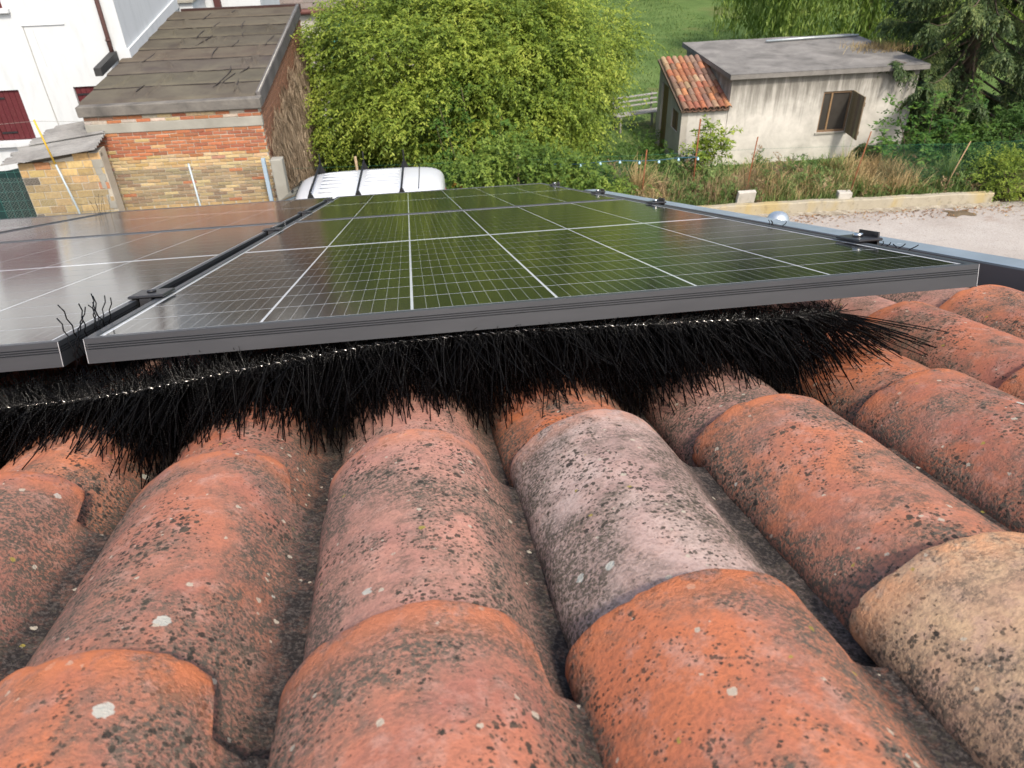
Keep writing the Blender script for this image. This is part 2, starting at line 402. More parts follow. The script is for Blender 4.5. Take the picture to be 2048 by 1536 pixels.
ORANGE, DEEP, PINK, TAN, GREY = (0.56, 0.185, 0.085), (0.48, 0.150, 0.072), (0.52, 0.245, 0.180), (0.62, 0.42, 0.25), (0.56, 0.42, 0.35)
special = {(2, -1): TAN, (1, 0): GREY, (1, -1): (0.53, 0.165, 0.075), (2, 0): (0.53, 0.175, 0.085), (0, 0): PINK, (0, -1): (0.47, 0.17, 0.10), (-1, 0): (0.46, 0.165, 0.095),
           (-1, -1): (0.52, 0.165, 0.075), (1, 1): (0.54, 0.16, 0.06), (2, 1): PINK, (3, 0): DEEP, (-2, 0): (0.42, 0.14, 0.08), (0, 1): PINK, (4, 0): (0.50, 0.165, 0.085), (3, 1): (0.46, 0.14, 0.06)}
COLX = {-4: -.445, -3: -.240, -2: -.036, -1: .170, 0: .374, 1: .571, 2: .778, 3: 1.000, 4: 1.202, 5: 1.404}
for k in range(-12, -4): COLX[k] = -.445 + .2045 * (k + 4)
rt = random.Random(5)
for k, xk in COLX.items():
    jl = range(-3, 11) if k >= 3 else range(-3, 6) if k < -7 else range(-3, 3)
    for j in jl:
        yj = -0.148 + 0.34 * j + (0.030 if k >= 3 else 0.0) + (0.10 if k == 5 else 0.03 if k == 4 else 0.0) + rt.uniform(-.006, .006)
        c = special.get((k, j)) or rt.choice([ORANGE, ORANGE, DEEP, PINK, (0.47, 0.16, 0.085)])
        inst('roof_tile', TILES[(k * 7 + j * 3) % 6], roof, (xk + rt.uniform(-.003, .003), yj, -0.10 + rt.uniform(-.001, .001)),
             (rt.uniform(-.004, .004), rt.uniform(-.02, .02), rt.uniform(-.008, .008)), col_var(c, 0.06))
M['deck'] = m_simple('dark_roof_deck', (0.05, 0.042, 0.036), 0.9, 0.1)
MB().box(-6.0, 1.62, -3.2, 4.05, -0.42, -0.235).build('roof_deck', M['deck'], roof)
# verge flashing: folded galvanised sheet standing beside the last row of tiles
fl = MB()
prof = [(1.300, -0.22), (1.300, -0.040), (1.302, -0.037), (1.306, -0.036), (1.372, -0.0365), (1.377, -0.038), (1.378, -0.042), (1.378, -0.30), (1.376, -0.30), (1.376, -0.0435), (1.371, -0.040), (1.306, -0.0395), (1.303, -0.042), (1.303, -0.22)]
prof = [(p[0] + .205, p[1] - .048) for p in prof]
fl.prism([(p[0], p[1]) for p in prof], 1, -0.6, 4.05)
def verge():
    t = NT('verge_sheet', 0.38, 0.5, 0.75); v = t.obj(); s = t.sep(v); n = t.noise(v, 9, 5, 0.65)
    c = t.mix(n, (0.40, 0.45, 0.49), (0.58, 0.63, 0.66)); sp = t.voro(t.obj(0, (1, .35, 1)), 40)
    c = t.mix(t.math('LESS_THAN', sp.outputs['Distance'], t.math('MULTIPLY', t.step(t.sep(sp.outputs['Color'])[1], 0.6, 1.0), 0.25)), c, (0.82, 0.84, 0.86))
    face = t.math('LESS_THAN', s[0], 1.5083)                                # shade of the upright face, put into its colour as anthracite
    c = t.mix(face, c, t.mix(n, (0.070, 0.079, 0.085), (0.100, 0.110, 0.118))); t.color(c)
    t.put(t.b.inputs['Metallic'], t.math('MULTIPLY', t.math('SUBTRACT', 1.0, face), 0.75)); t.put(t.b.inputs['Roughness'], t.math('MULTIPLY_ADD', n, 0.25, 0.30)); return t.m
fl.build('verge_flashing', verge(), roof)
# house below the roof (not in view from here)
M['ownwall'] = m_plaster('house_render', (0.62, 0.55, 0.45), (0.52, 0.46, 0.38), 5)
hw = MB(); hw.box(-6.0, 1.56, -3.4, 3.45, 0.0, 4.62); hb = hw.build('house_wall', M['ownwall'], roof); hb.matrix_parent_inverse = RM.inverted()

# ------------------------------------------------------------------ solar panels
PW, PL, PT = 1.134, 1.722, 0.0305
CW_, CP, CL, RP = 0.1807, 0.1840, 0.0897, 0.0923
cell_me = MB().box(-CW_ / 2, CW_ / 2, -CL / 2, CL / 2, -0.00006, 0).mesh('solar_cell', M['cell'])
def bar_mesh(length, mat):
    # extruded along x; outer face at y=0, section in (y,z), three grooves in the outer face, mitred ends
    sec = [(.0004, 0), (0, -.0004), (0, -.0068), (.003, -.0070), (.003, -.0081), (0, -.0083), (0, -.0096), (.003, -.0098), (.003, -.0109), (0, -.0111), (0, -.0124), (.003, -.0126), (.003, -.0137), (0, -.0139),
           (0, -PT), (.026, -PT), (.026, -PT + .0016), (.0042, -PT + .0016), (.0042, -.0075), (.0105, -.0075), (.0105, -.0004), (.0100, 0)]
    b = MB(); n = len(sec); vs = []
    for e in (0, 1):
        for (y, z) in sec: vs.append((y if e == 0 else length - y, y, z))
    fs = [tuple(range(n)), tuple(range(2 * n - 1, n - 1, -1))] + [(i, (i + 1) % n, n + (i + 1) % n, n + i) for i in range(n)]
    b.add(vs, fs); return b.mesh('frame_bar', mat)
bw, bl = bar_mesh(PW, M['anod']), bar_mesh(PL, M['anod'])
bs = MB().add([(.0104, .0104, -.00195), (PW - .0104, .0104, -.00195), (PW - .0104, PL - .0104, -.00195), (.0104, PL - .0104, -.00195)], [(0, 1, 2, 3)]).mesh('backsheet', M['backsheet'])
under = MB().box(.03, PW - .03, .03, PL - .03, -.012, -.006).mesh('rear_sheet', M['backsheet'])
corner = MB().box(-.0002, .0006, -.0004, .0003, -PT + .0005, -.0006).mesh('corner_edge', M['silver_cut'])
def panel(label, x, y, z=0.0, rz=0.0):
    p = thing('solar_panel', label, 'solar panel', rf(x, y, z, rz), 'framed solar panels on the roof')
    inst('frame_bar', bw, p); inst('frame_bar', bw, p, (PW, PL, 0), (0, 0, math.pi))
    inst('frame_bar', bl, p, (0, PL, 0), (0, 0, -math.pi / 2)); inst('frame_bar', bl, p, (PW, 0, 0), (0, 0, math.pi / 2))
    inst('backsheet', bs, p); inst('rear_sheet', under, p)
    inst('corner_edge', corner, p); inst('corner_edge', corner, p, (PW - .0008, 0, 0))
    for i in range(6):
        for j in range(18):
            yy = 0.0200 + RP * (j + .5) + (0.0206 if j >= 9 else 0)
            inst('solar_cell', cell_me, p, (0.015 + CP * (i + .5), yy, -.00180))
    return p
GAP = 0.022
panel('black framed solar panel nearest the camera, with the brush under its front edge', 0, 0)
panel('solar panel directly beyond the nearest one, its far edge against the white van', 0, PL + GAP)
panel('solar panel at the left picture edge, its corner beside the bristle tuft', -PW - 0.026, -0.004)
panel('solar panel reflecting the brick wall, behind the left front panel', -PW - 0.026, PL + GAP - 0.004)
panel('farthest left solar panel, a thin sliver under the dark green net', -2 * PW - 0.052, PL + GAP - 0.008)

# clamps
def mid_clamp(label, y, x=-0.013):
    c = thing('panel_clamp', label, 'clamp', rf(x, y, 0), 'black clamps between the panel columns')
    MB().cbox(-.026, .026, -.032, .032, .0012, .0058, .0015).build('clamp_plate', M['clamp'], c)
    MB().box(-.0085, .0085, -.034, .034, -.045, .0011).build('clamp_web', M['clamp'], c)
    MB().lathe([(0, .0095), (.0055, .0095), (.0068, .0085), (.0068, .0063), (0, .0063)], 16).build('clamp_bolt', M['clamp'], c, True)
mid_clamp('black clamp nearest the camera in the gap between the two front panels', 0.300)
mid_clamp('second black clamp along the gap between the front panels', 1.415)
mid_clamp('black clamp in the gap between the two panels of the second row', PL + GAP + 0.42)
mid_clamp('black clamp at the far end of the gap between the panel columns, near the van', PL + GAP + 1.36)
def end_clamp(label, y):
    c = thing('end_clamp', label, 'clamp', rf(PW, y, 0), 'end clamps along the outer panel edge')
    MB().cbox(-.014, .030, -.036, .036, .0012, .0060, .0015).build('clamp_plate', M['clamp'], c)
    MB().box(.0235, .0268, -.030, .026, -.055, .0150).build('clamp_hook', M['clamp'], c)
    MB().lathe([(0, .0125), (.006, .0125), (.0085, .0115), (.0085, .0066), (0, .0066)], 16, (.006, .0, 0)).build('clamp_bolt', M['steel'], c, True)
end_clamp('black end clamp with a bright bolt on the outer edge, nearest the camera', 0.300)
end_clamp('middle end clamp with bright bolt on the outer panel edge', 1.415)
end_clamp('far end clamp on the outer edge of the second panel', PL + GAP + 0.42)
end_clamp('farthest end clamp at the corner by the dry grass', PL + GAP + 1.36)
for lab, y in (('mounting rail under the front panels, nearest the camera', 0.300), ('mounting rail under the far half of the front panels', 1.415),
               ('mounting rail under the near half of the second row of panels', PL + GAP + 0.42), ('mounting rail under the far end of the second row', PL + GAP + 1.36)):
    r = MB(); r.prism([(-.02, -.036), (-.008, -.036), (-.008, -.044), (.008, -.044), (.008, -.036), (.02, -.036), (.02, -.074), (-.02, -.074)], 0, -2 * PW - .1, PW + .032)
    o = r.build('mounting_rail', M['silver_cut']); o.matrix_world = rf(0, y, 0); tag(o, lab, 'rail', 'rails under the panels')
# ------------------------------------------------------------------ bristle brushes
def bristles(core, n, phi, length, seed, tip_x=None, rad=0.00055, droop=0.35, fan=0.0, spread=0.18):
    """core: list of (x,y,z); strands leave it sideways at angle phi (0 = up the slope, 90 = down)"""
    g = np.random.default_rng(seed); core = np.array(core, float)
    s = np.linalg.norm(np.diff(core, axis=0), axis=1); cs = np.r_[0, np.cumsum(s)]; t = g.uniform(0, cs[-1], n)
    P = np.stack([np.interp(t, cs, core[:, a]) for a in range(3)], 1)
    T = unit(core[-1] - core[0]); A = np.array([0, 0, 1.0]); B = unit(np.cross(A, T)); A = np.cross(T, B)
    u = g.uniform(0, 1, n); ph = np.radians(phi[0] + (phi[1] - phi[0]) * u)
    D = -np.cos(ph)[:, None] * B - np.sin(ph)[:, None] * A
    clump = np.sin(t * 63) * .5 + np.sin(t * 147 + 2) * .5
    D = D + T * (g.normal(0, spread, n) + 0.10 * clump)[:, None]
    if fan:
        q = np.clip((t - (cs[-1] - 0.10)) / 0.10, 0, 1); D = D + T * (q * q * fan * g.uniform(.3, 1.0, n))[:, None]
    D = unit(D); Lg = g.uniform(length[0], length[1], n)
    K = 5; V = np.zeros((n, K, 3, 3)); UV = np.zeros((n, K, 3, 2))
    bend = g.normal(0, .028, (n, 3)); side = unit(np.cross(D, g.normal(0, 1, (n, 3)))); up2 = np.cross(D, side)
    for k in range(K):
        f = k / (K - 1); c = P + D * (Lg * f)[:, None] + bend * (Lg * f * f)[:, None] * .8; c[:, 2] -= droop * Lg * f * f * .5
        for m in range(3):
            a = 2 * math.pi * m / 3; r = rad * (1.05 - .25 * f); V[:, k, m] = c + (side * math.cos(a) + up2 * math.sin(a)) * r
            UV[:, k, m] = np.stack([np.full(n, m / 3), f * Lg / .10], 1)
    base = (np.arange(n) * K * 3)[:, None]; q = []
    for k in range(K - 1):
        for m in range(3):
            m2 = (m + 1) % 3; q.append([k * 3 + m, k * 3 + m2, (k + 1) * 3 + m2, (k + 1) * 3 + m])
    F = (base[:, :, None] + np.array(q)[None]).reshape(-1, 4)
    return V.reshape(-1, 3), F, UV.reshape(-1, 2)
def twisted(core, r=0.0011, R_=0.0016, pitch=0.021):
    mb = MB(); core = [Vector(c) for c in core]; seg = []; tot = 0
    for a, b in zip(core, core[1:]): seg.append((tot, a, b, (b - a).length)); tot += (b - a).length
    for ph in (0, math.pi):
        pts = []; N = int(tot / pitch * 9)
        for i in range(N + 1):
            d = tot * i / N
            for (s0, a, b, l) in seg:
                if d <= s0 + l + 1e-9: break
            p = a.lerp(b, (d - s0) / l); an = 2 * math.pi * d / pitch + ph
            pts.append(p + Vector((0, math.cos(an), math.sin(an))) * R_)
        mb.tube(pts, r, 5)
    return mb
CORE = [(-1.10, .026, -.083), (-.40, .026, -.083), (-.123, .026, -.081), (-.013, .026, -.079), (.047, .026, -.074), (.176, .026, -.059), (.326, .026, -.044), (.427, .026, -.042), (.524, .026, -.042), (.69, .026, -.049), (.842, .026, -.055), (.955, .026, -.056)]
br = thing('bristle_brush', 'long black bristle brush on a twisted wire under the front edge of the panels', 'brush', RM)
twisted(CORE[:-1], 0.0012, 0.0015).build('wire_core', M['wire'], br, True)
parts_ = [bristles(CORE, 5200, (10, 108), (.070, .140), 1, fan=2.2, droop=.05, spread=.24, rad=.00088), bristles(CORE, 2200, (-85, -35), (.012, .026), 14, spread=.3, droop=0), bristles(CORE, 2400, (-30, 40), (.018, .050), 9, spread=.28, droop=.1), bristles(CORE[:6], 3200, (-95, -40), (.022, .050), 12, spread=.3, droop=.0), bristles(CORE, 6500, (100, 205), (.05, .11), 10, spread=.25)]
V1 = np.concatenate([q[0] for q in parts_]); U1 = np.concatenate([q[2] for q in parts_]); F1 = []; k_ = 0
for q in parts_: F1.append(q[1] + k_); k_ += len(q[0])
F1 = np.concatenate(F1)
o = npobj('bristle', V1, F1, M['bristle'], br, True, U1); o['kind'] = 'stuff'
C2 = [(PW - .030, .50, -.058), (PW - .034, 1.0, -.058), (PW - .034, 3.40, -.058)]
b2 = thing('bristle_brush', 'black bristle brush tucked under the outer side of the panels', 'brush', RM)
twisted(C2).build('wire_core', M['wire'], b2, True)
V1, F1, U1 = bristles(C2, 5200, (60, 175), (.050, .085), 2); o = npobj('bristle', V1, F1, M['bristle'], b2, True, U1); o['kind'] = 'stuff'
def tuft(label, x, y, n, seed, h=(.05, .085), z=-.04, w=.02, lx=.006):
    t_ = thing('bristle_tuft', label, 'bristles', rf(x, y, 0)); g = random.Random(seed)
    for i in range(n):
        mb = MB(); x0, y0 = g.uniform(-lx, lx), g.uniform(-w, w); hh = g.uniform(*h); dx, dy = g.uniform(-.02, .02), g.uniform(-.02, .02); pts = []
        for k in range(9):
            f = k / 8; zz = .0012 * (1 if k % 2 else -1)
            pts.append((x0 + dx * f * f + zz, y0 + dy * f * f, z + hh * f))
        mb.tube(pts, .0008, 4).build('bristle', M['bristle'], t_, True)
tuft('tuft of crimped black bristles poking up through the gap by the front panel corner', -.014, .075, 8, 3, (.058, .076), -.035, .040)
tuft('pair of bristles standing at the front corner of the left panel', -.020, .015, 3, 5, (.05, .072), -.035, .012)
tuft('small tuft of bristles on the far joint in front of the brick wall', -PW - .040, 2 * PL - .12, 7, 4, (.10, .15), -.05, .05, .03)
tuft('four bristle tips beside the outer panel edge', PW + .012, .62, 4, 6, (.028, .034), -.024, .028, .003)
tuft('bristle tips curling out next to the near end clamp', PW + .014, .215, 5, 8, (.026, .033), -.024, .030, .004)
# round metal cap beyond the verge
cp = thing('vent_cap', 'round shiny metal cap sticking up behind the galvanised verge', 'vent cap', rf(1.640, 1.62, -.099))
MB().lathe([(.030, -.25), (.030, -.028), (.033, -.028)], 28).build('vent_pipe', M['galv'], cp, True)
MB().lathe([(.040, -.030), (.041, -.026), (.041, -.016), (.0395, -.004), (.035, .010), (.027, .020), (.015, .0265), (.0005, .0285)], 28).build('cap_dome', M['galv'], cp, True)

# ================================================================== GROUND
def m_ground(name, stops, scale, bump=0.3, bd=0.02, second=None):
    t = NT(name, 0.95, 0.1); v = t.obj(); n = t.noise(v, scale, 7, 0.65, 0.3); c = t.ramp(n, stops)
    f = t.noise(v, scale * 40, 3, 0.7); c = t.mix(t.math('MULTIPLY', t.step(f, 0.35, 0.7), 0.35), c, t.mix(0.5, c, (0.05, 0.045, 0.04)))
    if second:
        q = t.step(t.noise(v, second[0], 4, 0.6, 0.5), second[2], second[3]); c = t.mix(q, c, t.mix(t.noise(v, scale * 22, 3), second[1], tuple(x * .6 for x in second[1])))
    t.color(c); t.bump(t.noise(v, scale * 30, 4, 0.7), bump, bd); return t.m
M['lawn'] = m_ground('lawn_grass', [(0.25, (0.065, 0.115, 0.030)), (0.5, (0.115, 0.185, 0.052)), (0.75, (0.165, 0.235, 0.075))], 0.55, 0.8, 0.08, (0.16, (0.26, 0.19, 0.09), 0.56, 0.72))
M['soil'] = m_ground('dry_soil', [(0.3, (0.10, 0.075, 0.05)), (0.7, (0.20, 0.155, 0.10))], 0.8, 0.8, 0.04)
def m_road():
    t = NT('worn_gravel_asphalt', 0.92, 0.15); v = t.obj(); n = t.noise(v, 0.45, 6, 0.6, 0.3)
    c = t.ramp(n, [(0.3, (0.27, 0.235, 0.21)), (0.55, (0.36, 0.325, 0.295)), (0.75, (0.43, 0.40, 0.37))])
    vo = t.voro(v, 55); r = t.sep(vo.outputs['Color']); c = t.mix(t.math('MULTIPLY', t.step(r[0], 0.3, 0.95), 0.5), c, t.mix(r[1], (0.12, 0.11, 0.10), (0.50, 0.46, 0.42)))
    st = t.step(t.noise(t.obj(0, (.5, 1.6, 1)), 0.9, 6, 0.65, 1.0), 0.60, 0.74); c = t.mix(t.math('MULTIPLY', st, 0.5), c, (0.20, 0.12, 0.08))
    t.color(c); t.bump(t.noise(v, 70, 3), 0.5, 0.008); return t.m
M['road'] = m_road()
def sheet(name, pts, z, mat, kind='structure'):
    o = MB().add([(x, y, z) for x, y in pts], [tuple(range(len(pts)))]).build(name, mat); o['kind'] = kind; return o
sheet('ground', [(-300, -200), (300, -200), (300, 400), (-300, 400)], -0.03, M['soil'])
sheet('lawn', [(-3, 17.2), (40, 15.5), (60, 90), (-30, 90)], -0.004, M['lawn'])
sheet('road', [(-3.2, 3.2), (40, 3.2), (40, 11.0), (13.0, 13.75), (7.0, 14.2), (-3.2, 15.0)], 0.0, M['road'])
sheet('yard_paving', [(-30, 3.2), (-3.2, 3.2), (-3.2, 15.0), (-2.0, 15.0), (-1.2, 30), (-30, 34)], 0.004, m_ground('pale_concrete_paving', [(0.3, (0.33, 0.31, 0.28)), (0.7, (0.45, 0.43, 0.40))], 0.5, 0.2, 0.01))
# raised bed behind the kerb wall
KA = -0.075; KF = frame(7.0, 14.12, 0, KA)
def K(x, y, z=0.0): return KF @ Vector((x, y, z))
bed = MB().add([K(-11, .10, .20), K(9, .10, .20), K(9, 2.6, .16), K(-11, 2.6, .16), K(-11, 2.9, -.03), K(9, 2.9, -.03)], [(0, 1, 2, 3), (3, 2, 5, 4)]).build('planting_bed', M['soil']); bed['kind'] = 'structure'
def m_kerb():
    t = NT('lichened_kerb_concrete', 0.92, 0.12); v = t.obj(); s = t.sep(v); n = t.noise(v, 2.2, 6, 0.7)
    c = t.mix(n, (0.28, 0.25, 0.19), (0.42, 0.38, 0.30)); y = t.step(t.math('ADD', t.noise(t.obj(0, (1, 1, .4)), 1.5, 4), t.ramp(t.math('MULTIPLY_ADD', s[0], -0.07, 0.45), [(0.25, -0.0), (0.55, 0.16)])), 0.50, 0.66)
    c = t.mix(t.math('MULTIPLY', y, 0.6), c, (0.38, 0.28, 0.09)); c = t.mix(t.math('MULTIPLY', t.step(t.noise(v, 9, 5), 0.55, 0.7), 0.5), c, (0.10, 0.09, 0.07))
    t.color(c); t.bump(t.noise(v, 30, 4), 0.5, 0.012); return t.m
kb = MB(); g_ = random.Random(2)
xs = [-11 + i * 0.25 for i in range(69)]
jit = [(g_.uniform(-.010, .010), g_.uniform(-.012, .012)) for _ in xs]
sec = lambda i: [(xs[i], jit[i][0], -.04), (xs[i], jit[i][0] + .004, .235 + jit[i][1]), (xs[i], jit[i][0] + .02, .25 + jit[i][1]), (xs[i], .15, .25 + jit[i][1]), (xs[i], .16, .05)]
vs = [p for i in range(len(xs)) for p in sec(i)]; fs = [(i * 5 + k, i * 5 + k + 1, i * 5 + k + 6, i * 5 + k + 5) for i in range(len(xs) - 1) for k in range(4)] + [(0, 1, 2, 3, 4), tuple(len(vs) - 5 + k for k in range(5))]
o = kb.add(vs, fs).build('kerb_wall', m_kerb()); o.matrix_world = KF; tag(o, 'low concrete kerb wall stained yellow, holding back the weeds along the road', 'kerb wall')
# crumbled strip at the foot of the kerb
o = MB().grid(lambda u, v: tuple(K(-9 + u * 15.2, -.16 + v * .20 - .05 * math.sin(u * 61) * (1 - v), .006 + .035 * v + .010 * math.sin(u * 233))), 150, 4).build('gutter_rubble', m_ground('pale_rubble', [(0.3, (0.22, 0.18, 0.13)), (0.7, (0.50, 0.46, 0.38))], 6, 0.9, 0.02)); o['kind'] = 'structure'
o = MB().grid(lambda u, v: (.55 * (u - .5) * (1 + .2 * math.sin(v * 7)), .30 * (v - .5) * (1 + .25 * math.sin(u * 9)), .006 + .03 * math.sin(u * 3.14) * math.sin(v * 3.14)), 10, 6).build('earth_patch', M['soil'], None, True); o.matrix_world = KF @ frame(5.05, -.42, 0); tag(o, 'dark patch of earth on the road near the bush', 'earth patch')
M['stone'] = m_plaster('pale_stone', (0.50, 0.475, 0.43), (0.35, 0.33, 0.29), 20, 0.6)
o = MB().cbox(-.20, .19, -.05, .05, 0, .34, .008).build('stone_slab', M['stone']); o.matrix_world = KF @ frame(.52, .22, .18, .05) @ Matrix.Rotation(.22, 4, 'X'); tag(o, 'pale upright stone slab leaning in the weeds above the kerb', 'stone slab')
o = MB().cbox(-.15, .14, -.09, .09, 0, .20, .012).build('concrete_block', M['stone']); o.matrix_world = KF @ frame(2.72, .20, .18, -.1); tag(o, 'small pale concrete block on the kerb beside a rusty rod', 'concrete block')

# ================================================================== FOLIAGE BUILDERS
def leaves(P, D, S, Lg, Wd, fold=0.15):
    """rhombic leaf faces from base points, directions, side vectors"""
    n = len(P); N = np.cross(D, S); V = np.zeros((n, 4, 3)); Lg = np.broadcast_to(Lg, n)[:, None]; Wd = np.broadcast_to(Wd, n)[:, None]
    V[:, 0] = P; V[:, 1] = P + D * Lg * .45 + S * Wd * .5 + N * Wd * fold; V[:, 2] = P + D * Lg; V[:, 3] = P + D * Lg * .45 - S * Wd * .5 + N * Wd * fold
    return V.reshape(-1, 3), np.arange(n * 4).reshape(-1, 4)
def twig_leaves(g, S, D, L, nl, leaf, width, droop, hang=0.25, ang=0.9):
    """S,D,L per twig -> leaf arrays"""
    n = len(S); t = (np.arange(nl) + .5) / nl; t = np.broadcast_to(t, (n, nl)) + g.uniform(-.5, .5, (n, nl)) / nl
    P = S[:, None] + D[:, None] * (L[:, None] * t)[..., None]; P[..., 2] -= droop * L[:, None] * t * t
    T = D[:, None] + np.array([0, 0, -1.0]) * (2 * droop * t)[..., None]; T = unit(T)
    side = unit(np.cross(T, np.array([0, 0, 1.0])) + g.normal(0, .35, (n, nl, 3))); sg = np.where(np.arange(nl) % 2 == 0, 1, -1)[None, :, None]
    dd = unit(T * math.cos(ang) + side * sg * math.sin(ang) + np.array([0, 0, -hang]) + g.normal(0, .25, (n, nl, 3)))
    up = g.normal(0, .32, (n, nl, 3)) + np.array([0, -.30, 1.0]); sv = unit(np.cross(dd, up))
    sc = g.uniform(.6, 1.25, (n, nl)).reshape(-1)
    return leaves(P.reshape(-1, 3), dd.reshape(-1, 3), sv.reshape(-1, 3), leaf * sc, width * sc)
def crown(seed, clumps, nrm, tw, nl, leaf, width, L, droop, cr=0.45, outward=.7, hang=.25):
    g = np.random.default_rng(seed); n = len(clumps); S = np.repeat(clumps, tw, 0) + g.normal(0, 1, (n * tw, 3)) * np.array([cr, cr, cr * .55]) * .5
    D = unit(np.repeat(nrm, tw, 0) * outward + g.normal(0, .6, (n * tw, 3)) + np.array([0, 0, .12])); LL = g.uniform(L[0], L[1], n * tw)
    return twig_leaves(g, S, D, LL, nl, leaf, width, droop, hang)
def ellipsoid_clumps(seed, c, r, n, lo=.72, hi=1.02, lump=.16, zmin=None, front=None):
    g = np.random.default_rng(seed); d = unit(g.normal(0, 1, (n * 3, 3)))
    if front is not None: d = d[d[:, 1] < front]
    d = d[:n]; k = 1 + lump * (np.sin(d[:, 0] * 5.1 + seed) + np.sin(d[:, 2] * 6.3 + 1.3 * seed) + np.sin(d[:, 1] * 4.4 + 2)) * .6
    p = np.array(c) + d * np.array(r) * (g.uniform(lo, hi, len(d)) * k)[:, None]
    if zmin is not None: q = p[:, 2] > zmin; p, d = p[q], d[q]
    return p, unit(d / np.array(r))
def branches(base, clumps, h, seed, every=6, r0=.14, fork=.35):
    mb = MB(); g = random.Random(seed); base = Vector(base)
    top = base + Vector((g.uniform(-.2, .2), g.uniform(-.2, .2), h)); mb.tube([base, base.lerp(top, .5) + Vector((.06, .04, 0)), top], [r0 * 1.3, r0, r0 * .8], 9)
    for c in clumps[::every]:
        c = Vector(c); a = base.lerp(top, g.uniform(fork, 1.0)); mid = a.lerp(c, .5) + Vector((g.uniform(-.2, .2), g.uniform(-.2, .2), .25 * (c - a).length * g.uniform(.2, 1)))
        pts = [a, a.lerp(mid, .5) + Vector((0, 0, .05)), mid, mid.lerp(c, .6) + Vector((0, 0, .04)), c]
        q = r0 * g.uniform(.25, .5); mb.tube(pts, [q, q * .8, q * .55, q * .35, q * .12], 6)
    return mb
M['bark'] = m_simple('grey_brown_bark', (0.11, 0.085, 0.065), 0.9, 0.1, 0, 0.5, 14, 0.6)
M['leaf_elm'] = m_foliage('yellow_green_leaf', [(0.10, (0.070, 0.120, 0.020)), (0.4, (0.160, 0.230, 0.034)), (0.65, (0.275, 0.340, 0.050)), (0.9, (0.42, 0.46, 0.09))])
M['leaf_vine'] = m_foliage('deep_green_leaf', [(0.15, (0.030, 0.075, 0.018)), (0.5, (0.065, 0.13, 0.025)), (0.8, (0.11, 0.19, 0.035)), (0.97, (0.20, 0.25, 0.05))])
M['leaf_autumn'] = m_foliage('turning_leaf', [(0.2, (0.25, 0.12, 0.03)), (0.5, (0.34, 0.22, 0.05)), (0.85, (0.20, 0.22, 0.04))])
M['leaf_willow'] = m_foliage('willow_leaf', [(0.15, (0.075, 0.135, 0.028)), (0.5, (0.185, 0.27, 0.055)), (0.85, (0.36, 0.44, 0.12))], 0.4, 0.5, 2.2)
M['leaf_spruce'] = m_foliage('spruce_needle', [(0.15, (0.026, 0.048, 0.018)), (0.5, (0.055, 0.088, 0.028)), (0.9, (0.17, 0.20, 0.06))], 0.15)
M['leaf_shrub'] = m_foliage('bright_shrub_leaf', [(0.15, (0.035, 0.090, 0.022)), (0.5, (0.075, 0.160, 0.030)), (0.9, (0.17, 0.26, 0.045))])
M['straw'] = m_foliage('straw', [(0.15, (0.24, 0.16, 0.075)), (0.5, (0.42, 0.31, 0.15)), (0.9, (0.58, 0.47, 0.26))], 0.2, 0.8)
M['weed_brown'] = m_foliage('dry_brown_weed', [(0.15, (0.13, 0.085, 0.050)), (0.5, (0.26, 0.185, 0.105)), (0.9, (0.40, 0.31, 0.18))], 0.15, 0.85)
M['weed_green'] = m_foliage('weed_green', [(0.15, (0.060, 0.110, 0.032)), (0.5, (0.135, 0.205, 0.060)), (0.9, (0.28, 0.34, 0.12))], 0.3)

g = np.random.default_rng(103); n = 130; ux = g.uniform(4.0, 7.6, n); uy = g.uniform(16.6, 19.4, n); S_ = np.repeat(np.stack([ux, uy, g.uniform(.02, .35, n)], 1), 8, 0) + g.normal(0, .08, (n * 8, 3)); D_ = unit(g.normal(0, .6, (n * 8, 3)) + np.array([0, -.2, .7]))
V, F = twig_leaves(g, S_, D_, g.uniform(.15, .4, n * 8), 11, .07, .030, .4, .2, .7); o = npobj('undergrowth', V, F, M['leaf_vine']); tag(o, 'dark leafy undergrowth between the big tree and the shed', 'undergrowth', None, 'stuff')
# ---- the big yellow-green tree in the middle
TC, TR = (2.15, 19.6, 1.85), (3.65, 3.4, 2.15)
tree = thing('broadleaf_tree', 'big round tree with small yellow-green leaves behind the white van', 'tree', frame(2.2, 19.9))
def lobed(seed, c, r, nl_, lr, per, zmin):
    g = np.random.default_rng(seed); d = unit(g.normal(0, 1, (nl_ * 4, 3))); d = d[(d[:, 1] < .35)]; keep = []
    for q in d:
        if all(np.linalg.norm(q - k) > .24 for k in keep): keep.append(q)
        if len(keep) >= nl_: break
    P = []; N = []
    for q in keep:
        ctr = np.array(c) + q * np.array(r) * g.uniform(.66, .92); R_ = g.uniform(lr[0], lr[1]); e = unit(g.normal(0, 1, (per, 3)) + q * .55 + np.array([0, 0, .35])); P.append(ctr + e * R_ * np.array([1.1, 1, .8]) * g.uniform(.78, 1.06, (per, 1))); N.append(unit(e + q * .5))
    P, N = np.concatenate(P), np.concatenate(N); k = P[:, 2] > zmin; return P[k], N[k]
pc, nc = lobed(6, TC, TR, 46, (.62, 1.05), 27, .15)
off_ = np.array([2.2, 19.9, 0])
branches((0, 0, 0), (pc - off_).tolist(), 2.0, 3, 14, .15, .15).build('trunk', M['bark'], tree, True)
V, F = crown(5, pc - off_, nc, 15, 17, .084, .037, (.38, .85), .45, .50, .8, .35)
npobj('crown', V, F, M['leaf_elm'], tree)
